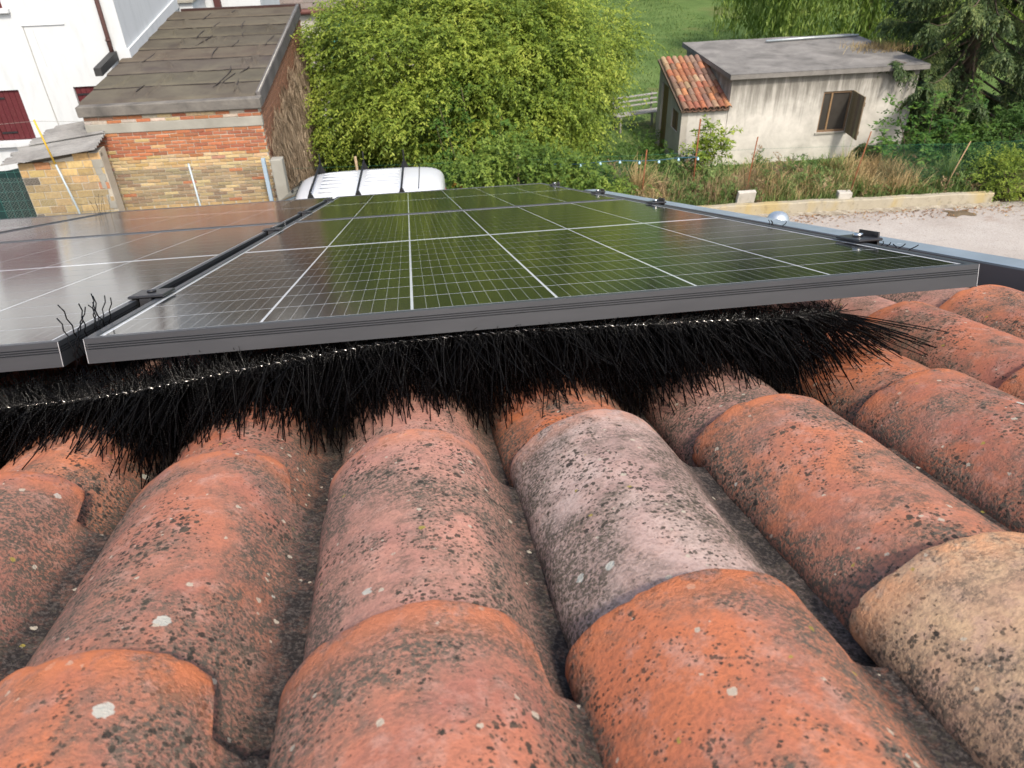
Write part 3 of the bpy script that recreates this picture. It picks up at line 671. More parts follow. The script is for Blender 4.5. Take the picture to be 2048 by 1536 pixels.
# ---- hedge of climbers on the fence behind the van
hd = thing('climber_hedge', 'dark green climbing hedge smothering the fence between the van and the dry grass', 'hedge', KF)
g = np.random.default_rng(11); n = 230
px = g.uniform(-6.9, -2.2, n); hh = np.interp(px, [-7.2, -5.9, -5.5, -5.0, -4.6, -4.2, -3.8, -3.3, -2.9, -2.5, -2.0], [.75, .95, 1.25, 1.65, 1.35, 1.80, 1.15, 1.30, .85, 1.0, .55]); pz = g.uniform(.1, 1, n) ** .8 * hh + .1
P_ = np.stack([px, .55 + g.uniform(-.25, .35, n), pz], 1)
V, F = crown(12, P_, np.tile([[0, -1, .35]], (n, 1)), 13, 13, .068, .038, (.2, .5), .5, .50, .7, .4); npobj('foliage', V, F, m_foliage('hedge_leaf', [(0.12, (0.050, 0.100, 0.020)), (0.5, (0.115, 0.190, 0.032)), (0.9, (0.26, 0.33, 0.06))]), hd)
q = (np.abs(px + 5.35) < .28) & (pz < .85); V, F = crown(13, P_[q] + np.array([0, -.2, 0]), np.tile([[0, -1, .3]], (q.sum(), 1)), 6, 10, .08, .05, (.2, .4), .5, .4); npobj('turning_leaves', V, F, M['leaf_autumn'], hd)
st = MB(); gr = random.Random(4)
for i in range(26):
    x = gr.uniform(-6.8, -2.1); st.tube([(x, .6, .1), (x + gr.uniform(-.2, .2), .55, .5), (x + gr.uniform(-.4, .4), .5, 1.0)], [.012, .009, .005], 5)
st.build('stems', M['bark'], hd, True)
# a pinnate-leaved shoot (tree of heaven) rising through the crown
def pinnate(name, label, mat_, base, stems, leafmat, seed, leaf=.10, wid=.04, nl=15, L=(.35, .6), per=11, droop=.35):
    th = thing(name, label, 'plant', mat_); g = np.random.default_rng(seed); gr = random.Random(seed); mb = MB(); S = []; D = []
    for (x, y, h, lx, ly) in stems:
        pts = [(x, y, 0), (x + lx * .3, y + ly * .3, h * .45), (x + lx, y + ly, h)]; mb.tube(pts, [.016, .011, .005], 6)
        for i in range(per):
            f = .35 + .65 * (i + gr.random()) / per; a = gr.uniform(0, 6.28); S.append((x + lx * f, y + ly * f, h * f)); D.append((math.cos(a), math.sin(a), .35 + .5 * (f > .9)))
    mb.build('stem', M['bark'], th, True); S, D = np.array(S), unit(np.array(D))
    V, F = twig_leaves(g, S, D, g.uniform(L[0], L[1], len(S)), nl, leaf, wid, droop, .15, 1.15); npobj('leaves', V, F, leafmat, th); return th
pinnate('young_ailanthus', 'bright green feathery shoots climbing in front of the big tree, right of the van', frame(1.55, 15.9, .1), 0, [(0, 0, 2.1, -.4, .1), (.35, .1, 2.45, -.25, .2), (.7, -.1, 1.9, .2, 0), (-.2, .2, 1.7, -.3, 0)], M['leaf_shrub'], 21, .12, .045, 17, (.4, .75), 14)
pinnate('ailanthus_sapling', 'lime green sapling against the low end wall of the shed', frame(7.35, 16.35, .1), 0, [(0, 0, 1.25, .1, .1), (.15, .1, 1.05, .35, 0), (-.1, 0, .95, -.15, 0)], M['leaf_elm'], 22, .13, .048, 15, (.3, .5), 26)
pinnate('elder_shrub', 'leafy green shrub in front of the shed wall, beside the dark conifer', frame(12.6, 15.75, .1), 0,
        [(0, 0, 1.75, -.1, .1), (.35, .1, 1.9, .3, 0), (-.4, .1, 1.5, -.5, .1), (.15, -.2, 1.2, .1, -.2), (.8, 0, 1.3, .35, -.1), (-.7, .1, 1.0, -.6, -.1), (.45, -.2, .9, .2, -.2), (-.25, -.3, 1.0, -.25, -.2)], M['leaf_shrub'], 23, .125, .055, 13, (.35, .6), 18)
# ---- willow beyond the shed
wl = thing('weeping_willow', 'weeping willow with hanging yellow-green curtains behind the shed roof', 'tree', frame(17.9, 28.5))
g = np.random.default_rng(31); n = 1150; a = np.where(g.random(n) < .7, g.uniform(3.0, 6.4, n), g.uniform(0, 6.283, n)); rr = np.sqrt(g.uniform(.45, 1, n)); lob = 1 + .12 * np.sin(a * 7)
wx, wy = rr * 5.4 * np.cos(a) * lob, rr * 3.9 * np.sin(a) * lob; top = 3.3 + 2.4 * np.sqrt(np.clip(1 - rr * rr * .8, 0, 1)); bot = .45 + .7 * g.uniform(0, 1, n) + .5 * (np.sin(a * 9) + 1) * .5
nl = 46; tt = (np.arange(nl) + .5) / nl; Z = top[:, None] + (bot - top)[:, None] * tt; sw = .18 * np.sin(tt * 5)[None] * g.normal(0, 1, (n, 1)); arch = .35 * (1 - (1 - tt) ** 3)
Px = (wx * (1 - .08))[:, None] + sw + (np.cos(a)[:, None] * arch); Py = wy[:, None] + sw * .5 + np.sin(a)[:, None] * arch
P_ = np.stack([Px, Py, Z], -1).reshape(-1, 3) + g.normal(0, .03, (n * nl, 3)); D_ = unit(np.array([0, 0, -1.0]) + g.normal(0, .33, (n * nl, 3))); S_ = unit(np.cross(D_, g.normal(0, 1, (n * nl, 3))))
V, F = leaves(P_, D_, S_, g.uniform(.16, .30, n * nl), g.uniform(.032, .055, n * nl)); npobj('crown', V, F, M['leaf_willow'], wl)
branches((0, 0, 0), np.stack([wx, wy, top], 1).tolist(), 3.0, 5, 22, .26, .6).build('trunk', M['bark'], wl, True)
# ---- conifers at the picture's edge
def spruce(label, x, y, H, R, seed, nb=80, zlo=.5):
    t_ = thing('spruce_tree', label, 'tree', frame(x, y)); g = np.random.default_rng(seed); mb = MB(); mb.tube([(0, 0, 0), (.05, 0, H * .5), (0, 0, H)], [.22, .14, .02], 9); S = []; D = []; L = []
    for i in range(nb):
        z = zlo + (H - zlo) * (i / nb) ** 1.15; R_ = R * (1 - (z - zlo) / (H - zlo)) ** .75 * g.uniform(.75, 1.1); a = i * 2.4 + g.uniform(-.3, .3); d = np.array([math.cos(a), math.sin(a), 0]); pts = []
        for k in range(7):
            f = k / 6; pts.append(d * R_ * f + np.array([0, 0, z - R_ * (.55 * f - .32 * f * f * f)]))
        mb.tube([tuple(p) for p in pts], [.035 * (1 - .9 * k / 6) for k in range(7)], 5)
        nb2 = int(46 + R_ * 30)
        for k in range(nb2):
            f = g.uniform(.18, 1) ** .7; p = d * R_ * f + np.array([0, 0, z - R_ * (.55 * f - .32 * f ** 3)]); s_ = np.array([-d[1], d[0], 0]) * g.choice([-1, 1]); S.append(p); D.append(unit(d * .55 + s_ * g.uniform(.2, 1.0) + np.array([0, 0, g.uniform(-.5, .05)]))); L.append(g.uniform(.25, .6) * (1.15 - .5 * f))
    mb.build('trunk', M['bark'], t_, True); S, D, L = np.array(S), np.array(D), np.array(L)
    V, F = twig_leaves(g, S, D, L, 22, .10, .030, .75, .35, .7); npobj('crown', V, F, M['leaf_spruce'], t_)
spruce('dark drooping conifer at the right picture edge beside the shed', 15.0, 18.3, 8.5, 3.7, 41, 110, .75)
# ---- hedge bush at the right edge of the road
bu = thing('roadside_bush', 'small-leaved green bush growing over the end of the kerb at the right', 'bush', frame(13.6, 14.15))
pcb, ncb = ellipsoid_clumps(8, (0, 0, .35), (1.05, .55, .62), 150, .5, 1.05, .15, .04); V, F = crown(9, pcb, ncb, 9, 10, .045, .026, (.12, .32), .3, .25); npobj('foliage', V, F, M['leaf_elm'], bu)
branches((0, 0, 0), pcb.tolist(), .3, 9, 7, .03).build('stems', M['bark'], bu, True)
bu = thing('tall_bush', 'dark green bush behind the wire fence at the right picture edge', 'bush', frame(14.6, 15.6))
pcb, ncb = ellipsoid_clumps(18, (0, 0, .7), (1.5, .7, .75), 190, .5, 1.05, .2, .05); V, F = crown(19, pcb, ncb, 9, 11, .07, .035, (.2, .45), .4, .3); npobj('foliage', V, F, M['leaf_vine'], bu)
branches((0, 0, 0), pcb.tolist(), .4, 9, 7, .04).build('stems', M['bark'], bu, True)
# ---- weeds
g = np.random.default_rng(101); n = 900; lx_ = g.uniform(-3, 7, n); ly_ = -.10 - np.abs(g.normal(0, .28, n)); a = g.uniform(0, 6.283, n); D_ = unit(np.stack([np.cos(a), np.sin(a), g.uniform(-.05, .25, n)], 1)); S_ = unit(np.cross(D_, np.array([0, 0, 1.0]) + g.normal(0, .3, (n, 3))))
V, F = leaves(np.stack([lx_, ly_, np.full(n, .018)], 1), D_, S_, g.uniform(.03, .07, n), .03); o = npobj('leaf_litter', V, F, m_foliage('fallen_leaf', [(0.2, (0.14, 0.07, 0.03)), (0.5, (0.28, 0.14, 0.06)), (0.9, (0.34, 0.26, 0.13))], 0.1, 0.9)); o.matrix_world = KF; tag(o, 'fallen leaves and grit along the foot of the kerb', 'leaf litter', None, 'stuff')
def blades(seed, n, xr, yr, h, mat, name, label, z0=.18, lean=.25, w=.010, curve=.3, xw=None):
    g = np.random.default_rng(seed); x = g.uniform(xr[0], xr[1], n); 
    if xw is not None: x = np.concatenate([g.normal(c, s, k) for c, s, k in xw]); n = len(x)
    y = g.uniform(yr[0], yr[1], n); a = g.uniform(0, 6.283, n); H = g.uniform(h[0], h[1], n) * (.72 + .38 * np.sin(x * 4.3 + seed) * np.sin(x * 1.9 + 2 * seed) + .22 * np.sin(x * 11 + y * 7)); l = np.abs(g.normal(0, lean, n)); d = np.stack([np.cos(a), np.sin(a), np.zeros(n)], 1); sd_ = np.stack([-np.sin(a + .6), np.cos(a + .6), np.zeros(n)], 1)
    V = np.zeros((n, 7, 3)); B = np.stack([x, y, np.full(n, z0)], 1)
    for k, (f, ww) in enumerate(((0, 1), (.38, .9), (.74, .6))):
        c = B + d * (H * l * f + H * curve * f ** 3 * .8)[:, None] + np.array([0, 0, 1.0]) * (H * (f - curve * .5 * f ** 3))[:, None]
        V[:, 2 * k] = c - sd_ * w * ww * .5; V[:, 2 * k + 1] = c + sd_ * w * ww * .5
    V[:, 6] = B + d * (H * l + H * curve * .8)[:, None] + np.array([0, 0, 1.0]) * (H * (1 - curve * .5))[:, None]
    b = (np.arange(n) * 7)[:, None]; F = np.concatenate([b + np.array([[0, 1, 3, 2]]), b + np.array([[2, 3, 5, 4]]), b + np.array([[4, 5, 6, 6]])])
    F3 = np.concatenate([np.concatenate([F[:, :3], F[:, [0, 2, 3]]])]); F3 = F3[(F3[:, 1] != F3[:, 2])]
    o = npobj(name, V.reshape(-1, 3), F3, mat); o.matrix_world = KF; tag(o, label, 'weeds', None, 'stuff'); return o
blades(51, 5200, (-2.4, 5.6), (.15, 2.3), (.18, .55), M['weed_green'], 'green_weeds', 'green weeds between the kerb and the shed', w=.016)
blades(52, 2600, (0, 0), (.25, 1.1), (.30, .75), M['weed_brown'], 'brown_weeds', 'dry reddish-brown weed stalks behind the upright stone slab', w=.012, lean=.12, curve=.1, xw=((-.1, .45, 650), (.75, .35, 350), (-1.3, .3, 160)))
blades(53, 4600, (0, 0), (.25, 2.0), (.30, .70), M['straw'], 'dry_grass', 'tall straw-coloured dry grass before the shed wall and along the fence', w=.011, lean=.3, curve=.45, xw=((3.9, .55, 2300), (2.6, .6, 1300), (-1.7, .35, 700), (1.2, .9, 1500)))
blades(55, 2600, (-2.6, 6.3), (.12, .5), (.08, .28), M['weed_green'], 'low_weeds', 'low weeds sprouting along the top of the kerb', w=.014, lean=.4)
g = np.random.default_rng(58); n = 300; xw_ = g.uniform(-2.3, 6.0, n); yw_ = g.uniform(.25, 2.4, n); hw_ = (.18 + .40 * g.random(n) ** 1.5) * np.where((xw_ > 3.0) & (xw_ < 4.7), .45, 1) * np.where(np.abs(xw_ - 1.6) < .7, 1.25, 1)
for nm, lb, mt, sl0 in (('leafy_weeds', 'leafy green weeds rooted all over the verge below the shed', 'weed_green', slice(0, 190)), ('dark_leafy_weeds', 'darker broad-leaved weeds scattered through the verge', 'leaf_vine', slice(190, 250)), ('seedy_weeds', 'brown seed heads standing in the verge', 'weed_brown', slice(250, 300))):
    S_ = []; D_ = []; L_ = []
    for x, y, h in zip(xw_[sl0], yw_[sl0], hw_[sl0]):
        for q in range(9): f = (q + 1) / 9; a = g.uniform(0, 6.28); S_.append((x + g.normal(0, .05), y + g.normal(0, .05), .18 + h * f * .8)); D_.append((math.cos(a) * .6, math.sin(a) * .6, .8)); L_.append(.10 + .14 * g.random())
    V, F = twig_leaves(g, np.array(S_), unit(np.array(D_)), np.array(L_), 10, .065, .022, .25, .1, .6); o = npobj(nm, V, F, M[mt]); o.matrix_world = KF; tag(o, lb, 'weeds', None, 'stuff')
def grass_clump(name, label, x, y, n, H, mat, seed, w=.014):
    g = np.random.default_rng(seed); mbv = []; mbf = []; k_ = 0
    for i in range(n):
        a = g.uniform(0, 6.283); l = g.uniform(.55, 1.25) * H; out = g.uniform(.25, .95); prev = []
        for k in range(8):
            f = k / 7; r_ = l * out * f * .8; z = l * (1.25 * f - 1.05 * out * f * f); c = np.array([math.cos(a) * r_, math.sin(a) * r_, max(z, .01)]); s_ = np.array([-math.sin(a), math.cos(a), .3]) * w * (1 - .85 * f) * .5
            mbv += [c - s_, c + s_]
            if k: b = len(mbv) - 4; mbf.append((b, b + 1, b + 3, b + 2))
    th = npobj(name, np.array(mbv), np.array(mbf), mat); th.matrix_world = KF @ frame(x, y, .18); tag(th, label, 'grass clump'); return th
grass_clump('dry_grass_clump', 'arching clump of bleached dry grass beside the rusty rod, next to the hedge', -1.75, .75, 150, 1.0, M['straw'], 61, .020)
grass_clump('reed_clump', 'clump of long arching green blades by the rusty rod at the right', 5.35, .75, 110, .85, M['weed_green'], 62, .022)
grass_clump('grass_tuft', 'dark green tuft in front of the small concrete block', 3.15, .35, 90, .40, M['leaf_shrub'], 63, .018)
grass_clump('weed_tuft', 'pale green feathery weed tuft right of the upright slab', 1.45, .45, 130, .62, M['weed_green'], 64, .014)
grass_clump('slim_weed', 'slim grey-green weed rising in front of the shed under the shutter', 3.25, 1.5, 30, .95, M['weed_green'], 65, .016)
rg = random.Random(9); mb = MB()
for i in range(34):
    a = rg.uniform(0, 6.28); mb.tube([(rg.uniform(-.3, .3), rg.uniform(-.15, .15), 0), (math.cos(a) * .2, math.sin(a) * .15, .22 * rg.random() + .1), (math.cos(a) * .45, math.sin(a) * .3, rg.uniform(.05, .5))], [.014, .010, .004], 5)
o = mb.build('brushwood_pile', M['bark'], None, True); o.matrix_world = KF @ frame(1.95, 1.6, .17); tag(o, 'dark heap of dead branches at the foot of the shed wall', 'branch pile', None, 'thing')

# ================================================================== SHED
SF = frame(8.2, 17.35, 0, -0.03)
shed = thing('garden_shed', 'old rendered shed with flat concrete roof and a small tiled lean-to at its end', 'shed', SF)
M['shedwall'] = m_plaster('stained_shed_render', (0.58, 0.555, 0.505), (0.38, 0.365, 0.33), 2.1, 1.0, (0.17, 0.16, 0.14))
def wall_with_hole(mb, x0, x1, z0, z1, y0, y1, holes):
    """wall in the xz plane from y0 to y1 with rectangular openings [(hx0,hx1,hz0,hz1)] sorted by x"""
    x = x0
    for (a, b, c, d) in holes:
        mb.box(x, a, y0, y1, z0, z1); mb.box(a, b, y0, y1, z0, c); mb.box(a, b, y0, y1, d, z1); x = b
    mb.box(x, x1, y0, y1, z0, z1); return mb
w = MB(); SLEN, SDEP = 4.7, 3.6
wall_with_hole(w, 0, SLEN, -.05, 2.09, 0, .22, [(2.36, 3.10, .67, 1.66)])
w.box(0, .22, .22, SDEP - .22, -.05, 2.09); w.box(SLEN - .22, SLEN, .22, SDEP - .22, -.05, 2.09); w.box(0, SLEN, SDEP - .22, SDEP, -.05, 2.09)
w.build('wall', M['shedwall'], shed)
def slabmesh(u, v):
    return (-.10 + (SLEN + .25) * u, -.14 + (SDEP + .30) * v, 2.205 + .006 * math.sin(u * 19) * math.sin(v * 11))
rs = MB().grid(slabmesh, 30, 18); n_ = len(rs.v)
rs.box(-.10, SLEN + .15, -.14, SDEP + .16, 2.092, 2.198)
rs.build('roof_slab', M['slab'], shed)
# window: frame, panes, bars, open plank shutter
fr_ = MB()
for (a, b, c, d) in ((2.36, 2.40, .67, 1.66), (3.06, 3.10, .67, 1.66), (2.40, 3.06, .67, .72), (2.40, 3.06, 1.61, 1.66)): fr_.box(a, b, .03, .09, c, d)
win = fr_.build('window', M['wood'], shed, col=(0.22, 0.14, 0.085))
MB().box(2.585, 2.625, .035, .085, .72, 1.61).build('mullion', M['wood'], win, col=(0.30, 0.19, 0.10))
M['darkglass'] = m_simple('dusty_dark_glass', (0.05, 0.045, 0.04), 0.18, 0.5, 0, 0.3, 6)
for a, b in ((2.402, 2.583), (2.627, 3.058)): MB().box(a, b, .058, .064, .722, 1.608).build('pane', M['darkglass'], win)
MB().box(2.31, 3.14, -.03, .028, .632, .668).build('window_sill', M['concrete'], shed)
MB().box(.23, SLEN - .23, 1.2, 1.25, -.04, 2.08).build('inner_partition', M['deck'], shed)
sh = link(bpy.data.objects.new('shutter', None), shed); sh.location = (3.10, -.012, 0); sh.rotation_euler = (0, 0, -1.66)
gp = random.Random(3)
for i in range(6):
    MB().box(.012 + i * .118, .124 + i * .118, -.014 + gp.uniform(-.003, .003), .014, .66 + gp.uniform(-.008, .008), 1.67 + gp.uniform(-.006, .006)).build('plank', M['wood'], sh, col=col_var((0.20, 0.15, 0.10), .3))
for z in (.82, 1.5): MB().box(.0, .70, .0145, .036, z - .045, z + .045).build('ledge', M['wood'], sh, col=(0.16, 0.11, 0.075))
# lean-to
lw = MB(); LX0, LX1, LY0, LY1 = -1.15, -.002, .02, 2.12
HZ = lambda y: 1.40 + (y - LY0) * .305
lw.prism([(LY0, -.05), (LY1, -.05), (LY1, HZ(LY1)), (LY0, HZ(LY0))], 0, LX0 + .16, LX1); 
o = lw.build('lean_to_core', M['shedwall'], shed)
# end wall with door and little window openings, made of upright pieces
ew = MB(); segs = [(LY0, .28, None), (.28, .82, (.80, 1.28)), (.82, 1.22, None), (1.22, 1.84, (-.05, 1.66)), (1.84, LY1, None)]
for a, b, h_ in segs:
    if h_ is None: ew.prism([(a, -.05), (b, -.05), (b, HZ(b)), (a, HZ(a))], 0, LX0, LX0 + .158)
    else:
        if h_[0] > 0: ew.prism([(a, -.05), (b, -.05), (b, h_[0]), (a, h_[0])], 0, LX0, LX0 + .158)
        ew.prism([(a, h_[1]), (b, h_[1]), (b, HZ(b)), (a, HZ(a))], 0, LX0, LX0 + .158)
ew.build('end_wall', m_plaster('grey_end_wall', (0.44, 0.41, 0.36), (0.33, 0.31, 0.27), 2.0, 0.8), shed)
dr = link(bpy.data.objects.new('door', None), shed)
for i in range(5): MB().box(LX0 + .05, LX0 + .085, 1.23 + i * .12, 1.343 + i * .12, -.04, 1.65).build('plank', M['wood'], dr, col=col_var((0.20, 0.14, 0.06), .25))
MB().cbox(LX0 + .02, LX0 + .048, 1.28, 1.31, .85, .97, .003).build('handle', M['clamp'], dr)
lw2 = link(bpy.data.objects.new('boarded_window', None), shed)
for i in range(5): MB().box(LX0 + .03, LX0 + .06, .285 + i * .106, .385 + i * .106, .80, 1.28).build('plank', M['wood'], lw2, col=col_var((0.17, 0.11, 0.07), .3))
def coppo(seed, L=.36, r0=.078, r1=.062):
    n, m = 8, 3; mb = MB(); g = random.Random(seed); ins = .011; vs = []
    for lay in (0, 1):
        for j in range(m + 1):
            f = j / m; r = (r0 + (r1 - r0) * f) - ins * lay
            for i in range(n + 1):
                a = math.pi * i / n; vs.append((math.cos(a) * r, L * f, math.sin(a) * r * .95 - .02 * f + g.uniform(-.002, .002)))
    n1 = n + 1; N = n1 * (m + 1); fs = []
    for j in range(m):
        for i in range(n): a = j * n1 + i; fs += [(a, a + 1, a + n1 + 1, a + n1), (N + a, N + a + n1, N + a + n1 + 1, N + a + 1)]
    for i in range(n): fs.append((i, N + i, N + i + 1, i + 1))
    for j in range(m):
        a = j * n1; fs.append((a, a + n1, N + a + n1, N + a)); a += n; fs.append((a, N + a, N + a + n1, a + n1))
    return mb.add(vs, fs).mesh('roof_tile', M['roofpiece'], 0.9)
COP = [coppo(s) for s in (1, 2, 3)]
tr_ = link(bpy.data.objects.new('tiled_roof', None), shed); tr_.location = (0, LY0 - .10, HZ(LY0) + .035); tr_.rotation_euler = (math.atan(.305), 0, 0)
MB().box(LX0 - .05, LX1 - .01, 0, 2.42, -.075, -.02).build('roof_boards', M['wood'], tr_, col=(0.12, 0.09, 0.07))
gp = random.Random(12)
pal = [(0.42, 0.15, 0.08), (0.36, 0.13, 0.08), (0.46, 0.20, 0.10), (0.30, 0.16, 0.11), (0.22, 0.13, 0.10), (0.40, 0.26, 0.17)]
for i in range(8):
    x = LX0 - .01 + .075 + i * .150
    for j in range(8):
        if x > LX1 - .02: continue
        inst('roof_tile', COP[gp.randrange(3)], tr_, (x + gp.uniform(-.008, .008), -.03 + j * .295 + gp.uniform(-.012, .012), .012 + gp.uniform(-.004, .006)), (.06, gp.uniform(-.05, .05), gp.uniform(-.03, .03)), col_var(gp.choice(pal), .2))
        if i < 7: inst('roof_tile', COP[gp.randrange(3)], tr_, (x + .075, -.015 + j * .295, .020), (math.pi - .06, 0, 0) if False else (.06, math.pi, 0), col_var(pal[4], .2))
# things on the shed roof
o = MB().tube([(0, 0, 0), (1.3, .02, .01), (2.7, .0, 0)], .032, 8).build('metal_pipe', m_simple('dull_zinc', (0.42, 0.46, 0.47), 0.45, 0.5, 0.5), None, True); o.matrix_world = SF @ frame(2.05, 3.15, 2.246, .06); tag(o, 'long grey metal pipe lying on the shed roof', 'pipe')
g = np.random.default_rng(77)
oo = blades(78, 900, (0, 0), (0, 1), (.10, .34), M['straw'], 'roof_dry_grass', 'dead straw grass growing on the shed roof by the conifer', z0=0, lean=.5, w=.010, xw=((0, .35, 900),)); oo.matrix_world = SF @ frame(4.55, 1.25, 2.20)
# bench behind
bn = thing('garden_bench', 'white slatted garden bench half hidden behind the tree', 'bench', frame(7.0, 20.7, 0, .25))
for z, y in ((.46, 0), (.46, .12), (.46, .24), (.62, .33), (.74, .35), (.86, .37)): MB().cbox(-.75, .75, y - .045, y + .045, z - .014, z + .014, .004).build('slat', M['paint'], bn, col=(0.36, 0.35, 0.33))
for x in (-.6, .6):
    for y in (.0, .28): MB().box(x - .025, x + .025, y - .025, y + .025, 0, .445).build('leg', M['paint'], bn, col=(0.3, 0.29, 0.27))
    MB().box(x - .02, x + .02, .375, .40, .3, .9).build('back_post', M['paint'], bn, col=(0.3, 0.29, 0.27))

# ================================================================== FENCES
M['rust'] = m_simple('rusty_rod', (0.22, 0.085, 0.04), 0.85, 0.2, 0.0, 0.4, 40)
M['greenwire'] = m_simple('green_plastic_wire', (0.02, 0.115, 0.075), 0.5, 0.4, 0, 0.2)
M['greywire'] = m_simple('dull_wire', (0.28, 0.27, 0.24), 0.5, 0.4, 0.5, 0.2)
def chainlink(name, mat, parent, x0, x1, y, z0, z1, p=.055, r=.0016, sag=.03):
    """woven diamonds: thin three-sided strands running both ways"""
    hgt = z1 - z0; segs = []
    nn = int((x1 - x0 + hgt) / p)
    for sgn in (1, -1):
        for i in range(nn + 1):
            a = x0 - hgt + i * p if sgn > 0 else x0 + i * p
            t0, t1 = max(0, (x0 - a) / (hgt * sgn)) if sgn > 0 else 0, 1.0
            xa, xb = a, a + hgt * sgn; 
            lo, hi = 0.0, 1.0
            for xx in (x0, x1):
                f = (xx - xa) / (xb - xa)
                if (xb > xa) == (xx == x0): lo = max(lo, f)
                else: hi = min(hi, f)
            if hi - lo > .03:
                dz = lambda f: sag * math.sin((xa + (xb - xa) * f) * 1.9)
                segs.append(((xa + (xb - xa) * lo, y, z0 + hgt * lo + dz(lo) * lo), (xa + (xb - xa) * hi, y + sgn * .003, z0 + hgt * hi + dz(hi) * hi)))
    A = np.array([s[0] for s in segs]); B = np.array([s[1] for s in segs]); D = unit(B - A); S = unit(np.cross(D, [0, 1, 0])); N = np.array([0, 1.0, 0]); n = len(A); V = np.zeros((n, 6, 3))
    for k in range(3):
        an = 2 * math.pi * k / 3; o_ = (S * math.cos(an) + N * math.sin(an)) * r; V[:, k] = A + o_; V[:, 3 + k] = B + o_
    F = ((np.arange(n) * 6)[:, None, None] + np.array([[0, 1, 4, 3], [1, 2, 5, 4], [2, 0, 3, 5]])[None]).reshape(-1, 4)
    o = npobj(name, V.reshape(-1, 3), F, mat, parent); o['kind'] = 'stuff'; return o
fn = thing('wire_fence', 'green chain-link fence on rusty leaning rods along the weedy verge', 'fence', KF)
rods = [(4.99, .30, 1.22, .30, .0), (2.86, .28, 1.52, .20, .05), (.56, .34, 1.50, .10, .05), (-1.72, .36, 1.35, .03, .0), (-.45, .9, 1.75, .03, .1)]
for i, (x, y, h, lx, ly) in enumerate(rods):
    MB().tube([(x, y, .1), (x + lx * .5 - .01, y + ly * .5, .1 + h * .5), (x + lx, y + ly, .1 + h)], .013 if i < 4 else .017, 6).build('post', M['rust'] if i else M['wood'], fn, True, col=(0.42, 0.28, 0.16))
MB().tube([(-4.38, .42, .1), (-4.39, .42, .8), (-4.40, .42, 1.45)], .028, 8).build('wooden_post', M['wood'], fn, True, col=(0.40, 0.30, 0.19))
MB().tube([(-7.75, .5, .1), (-7.76, .5, 1.55)], .028, 8).build('wooden_post', M['wood'], fn, True, col=(0.40, 0.30, 0.19))
chainlink('mesh', M['greenwire'], fn, 3.55, 8.2, .62, .22, 1.18)
chainlink('mesh', M['greenwire'], fn, -6.9, -2.0, .40, .22, 1.15)
lx_ = MB(); lx_.tube([(-9.5, .45, 1.38), (-4.4, .42, 1.33), (-1.7, .40, 1.32), (.6, .42, 1.33), (3.0, .40, 1.30), (5.2, .40, 1.24), (8.2, .5, 1.22)], .0022, 4); lx_.build('strand', M['greenwire'], fn)
pv = MB()
pv.grid(lambda u, v: (-1.05 + .75 * u, .95 + .05 * math.sin(u * 9 + v * 3), .2 + 1.0 * v - .35 * v * abs(u - .2)), 14, 10)
o = pv.build('loose_netting', m_simple('green_netting', (0.03, 0.16, 0.11), 0.7, 0.2), None); bpy.data.objects.remove(o)
# blue bulbs on a cord
sl_ = thing('string_lights', 'cord of small pale blue bulbs along the fence top by the dry grass', 'string lights', KF)
pts = [(-3.9 + i * .42, .50, 1.18 + .02 * math.cos(i * 1.7)) for i in range(9)]
MB().tube(pts, .009, 5).build('cord', m_simple('blue_green_cord', (0.03, 0.10, 0.14), 0.5), sl_, True)
bulb = MB().lathe([(.0, .03), (.014, .028), (.017, .01), (.030, -.004), (.036, -.022), (.030, -.044), (.014, -.054), (0, -.056)], 12).mesh('bulb', m_simple('pale_blue_glass', (0.36, 0.56, 0.66), 0.2, 0.5, 0, 0.05), True)
for i, p in enumerate(pts): inst('bulb', bulb, sl_, (p[0], p[1] - .02, p[2] - .02), scale=(.8, .8, .8))

# ================================================================== BRICK OUTBUILDING
BF = frame(-2.25, 14.28, 0, -0.04)
bb = thing('brick_outbuilding', 'lean-to of orange and yellow brick with a brown felt roof, against the white house', 'outbuilding', BF)
BW, BD = 3.17, 6.75
rz = lambda y: 3.06 + y * .082
cw = MB(); cw.prism([(.012, -.05), (BD, -.05), (BD, rz(BD) - .20), (.012, rz(.012) - .20)], 0, -BW + .012, -.012); cw.build('wall_core', M['mortar'], bb)
gb = random.Random(21)
ORB, DOR, CRM, YEL, BRN, PNK = (0.44, 0.165, 0.075), (0.36, 0.125, 0.07), (0.56, 0.42, 0.23), (0.48, 0.33, 0.15), (0.27, 0.19, 0.115), (0.44, 0.24, 0.16)
brk = [MB().cbox(-.125, .125, -.012, .05, -.027, .027, .005).mesh('brick', M['brick']) for _ in range(1)]
half = MB().cbox(-.058, .058, -.012, .05, -.027, .027, .005).mesh('brick', M['brick'])
def course(z, pal, off, parent, y=0.012, xs=(-BW, 0), wts=None, miss=.0):
    x = xs[0] + .004 - (off * .13); 
    while x < xs[1] - .02:
        a, b = max(x, xs[0]), min(x + .25, xs[1])
        if b - a > .05 and gb.random() > miss:
            m = brk[0]; sc = (b - a) / .25
            inst('brick', m, parent, ((a + b) / 2, y + gb.uniform(-.006, .004), z + gb.uniform(-.003, .003)), (gb.uniform(-.01, .01), gb.uniform(-.008, .008), gb.uniform(-.008, .008)), col_var(gb.choices(pal, wts)[0], .16), (sc, 1, gb.uniform(.9, 1.05)))
        x += .262
z = 2.85 - .035; n = 0
for i in range(2): course(z, [ORB, DOR, CRM, PNK, (0.55, 0.48, 0.40)], i % 2, bb, wts=[4, 2, 2, 1, 2]); z -= .0645
z = 2.545 - .032
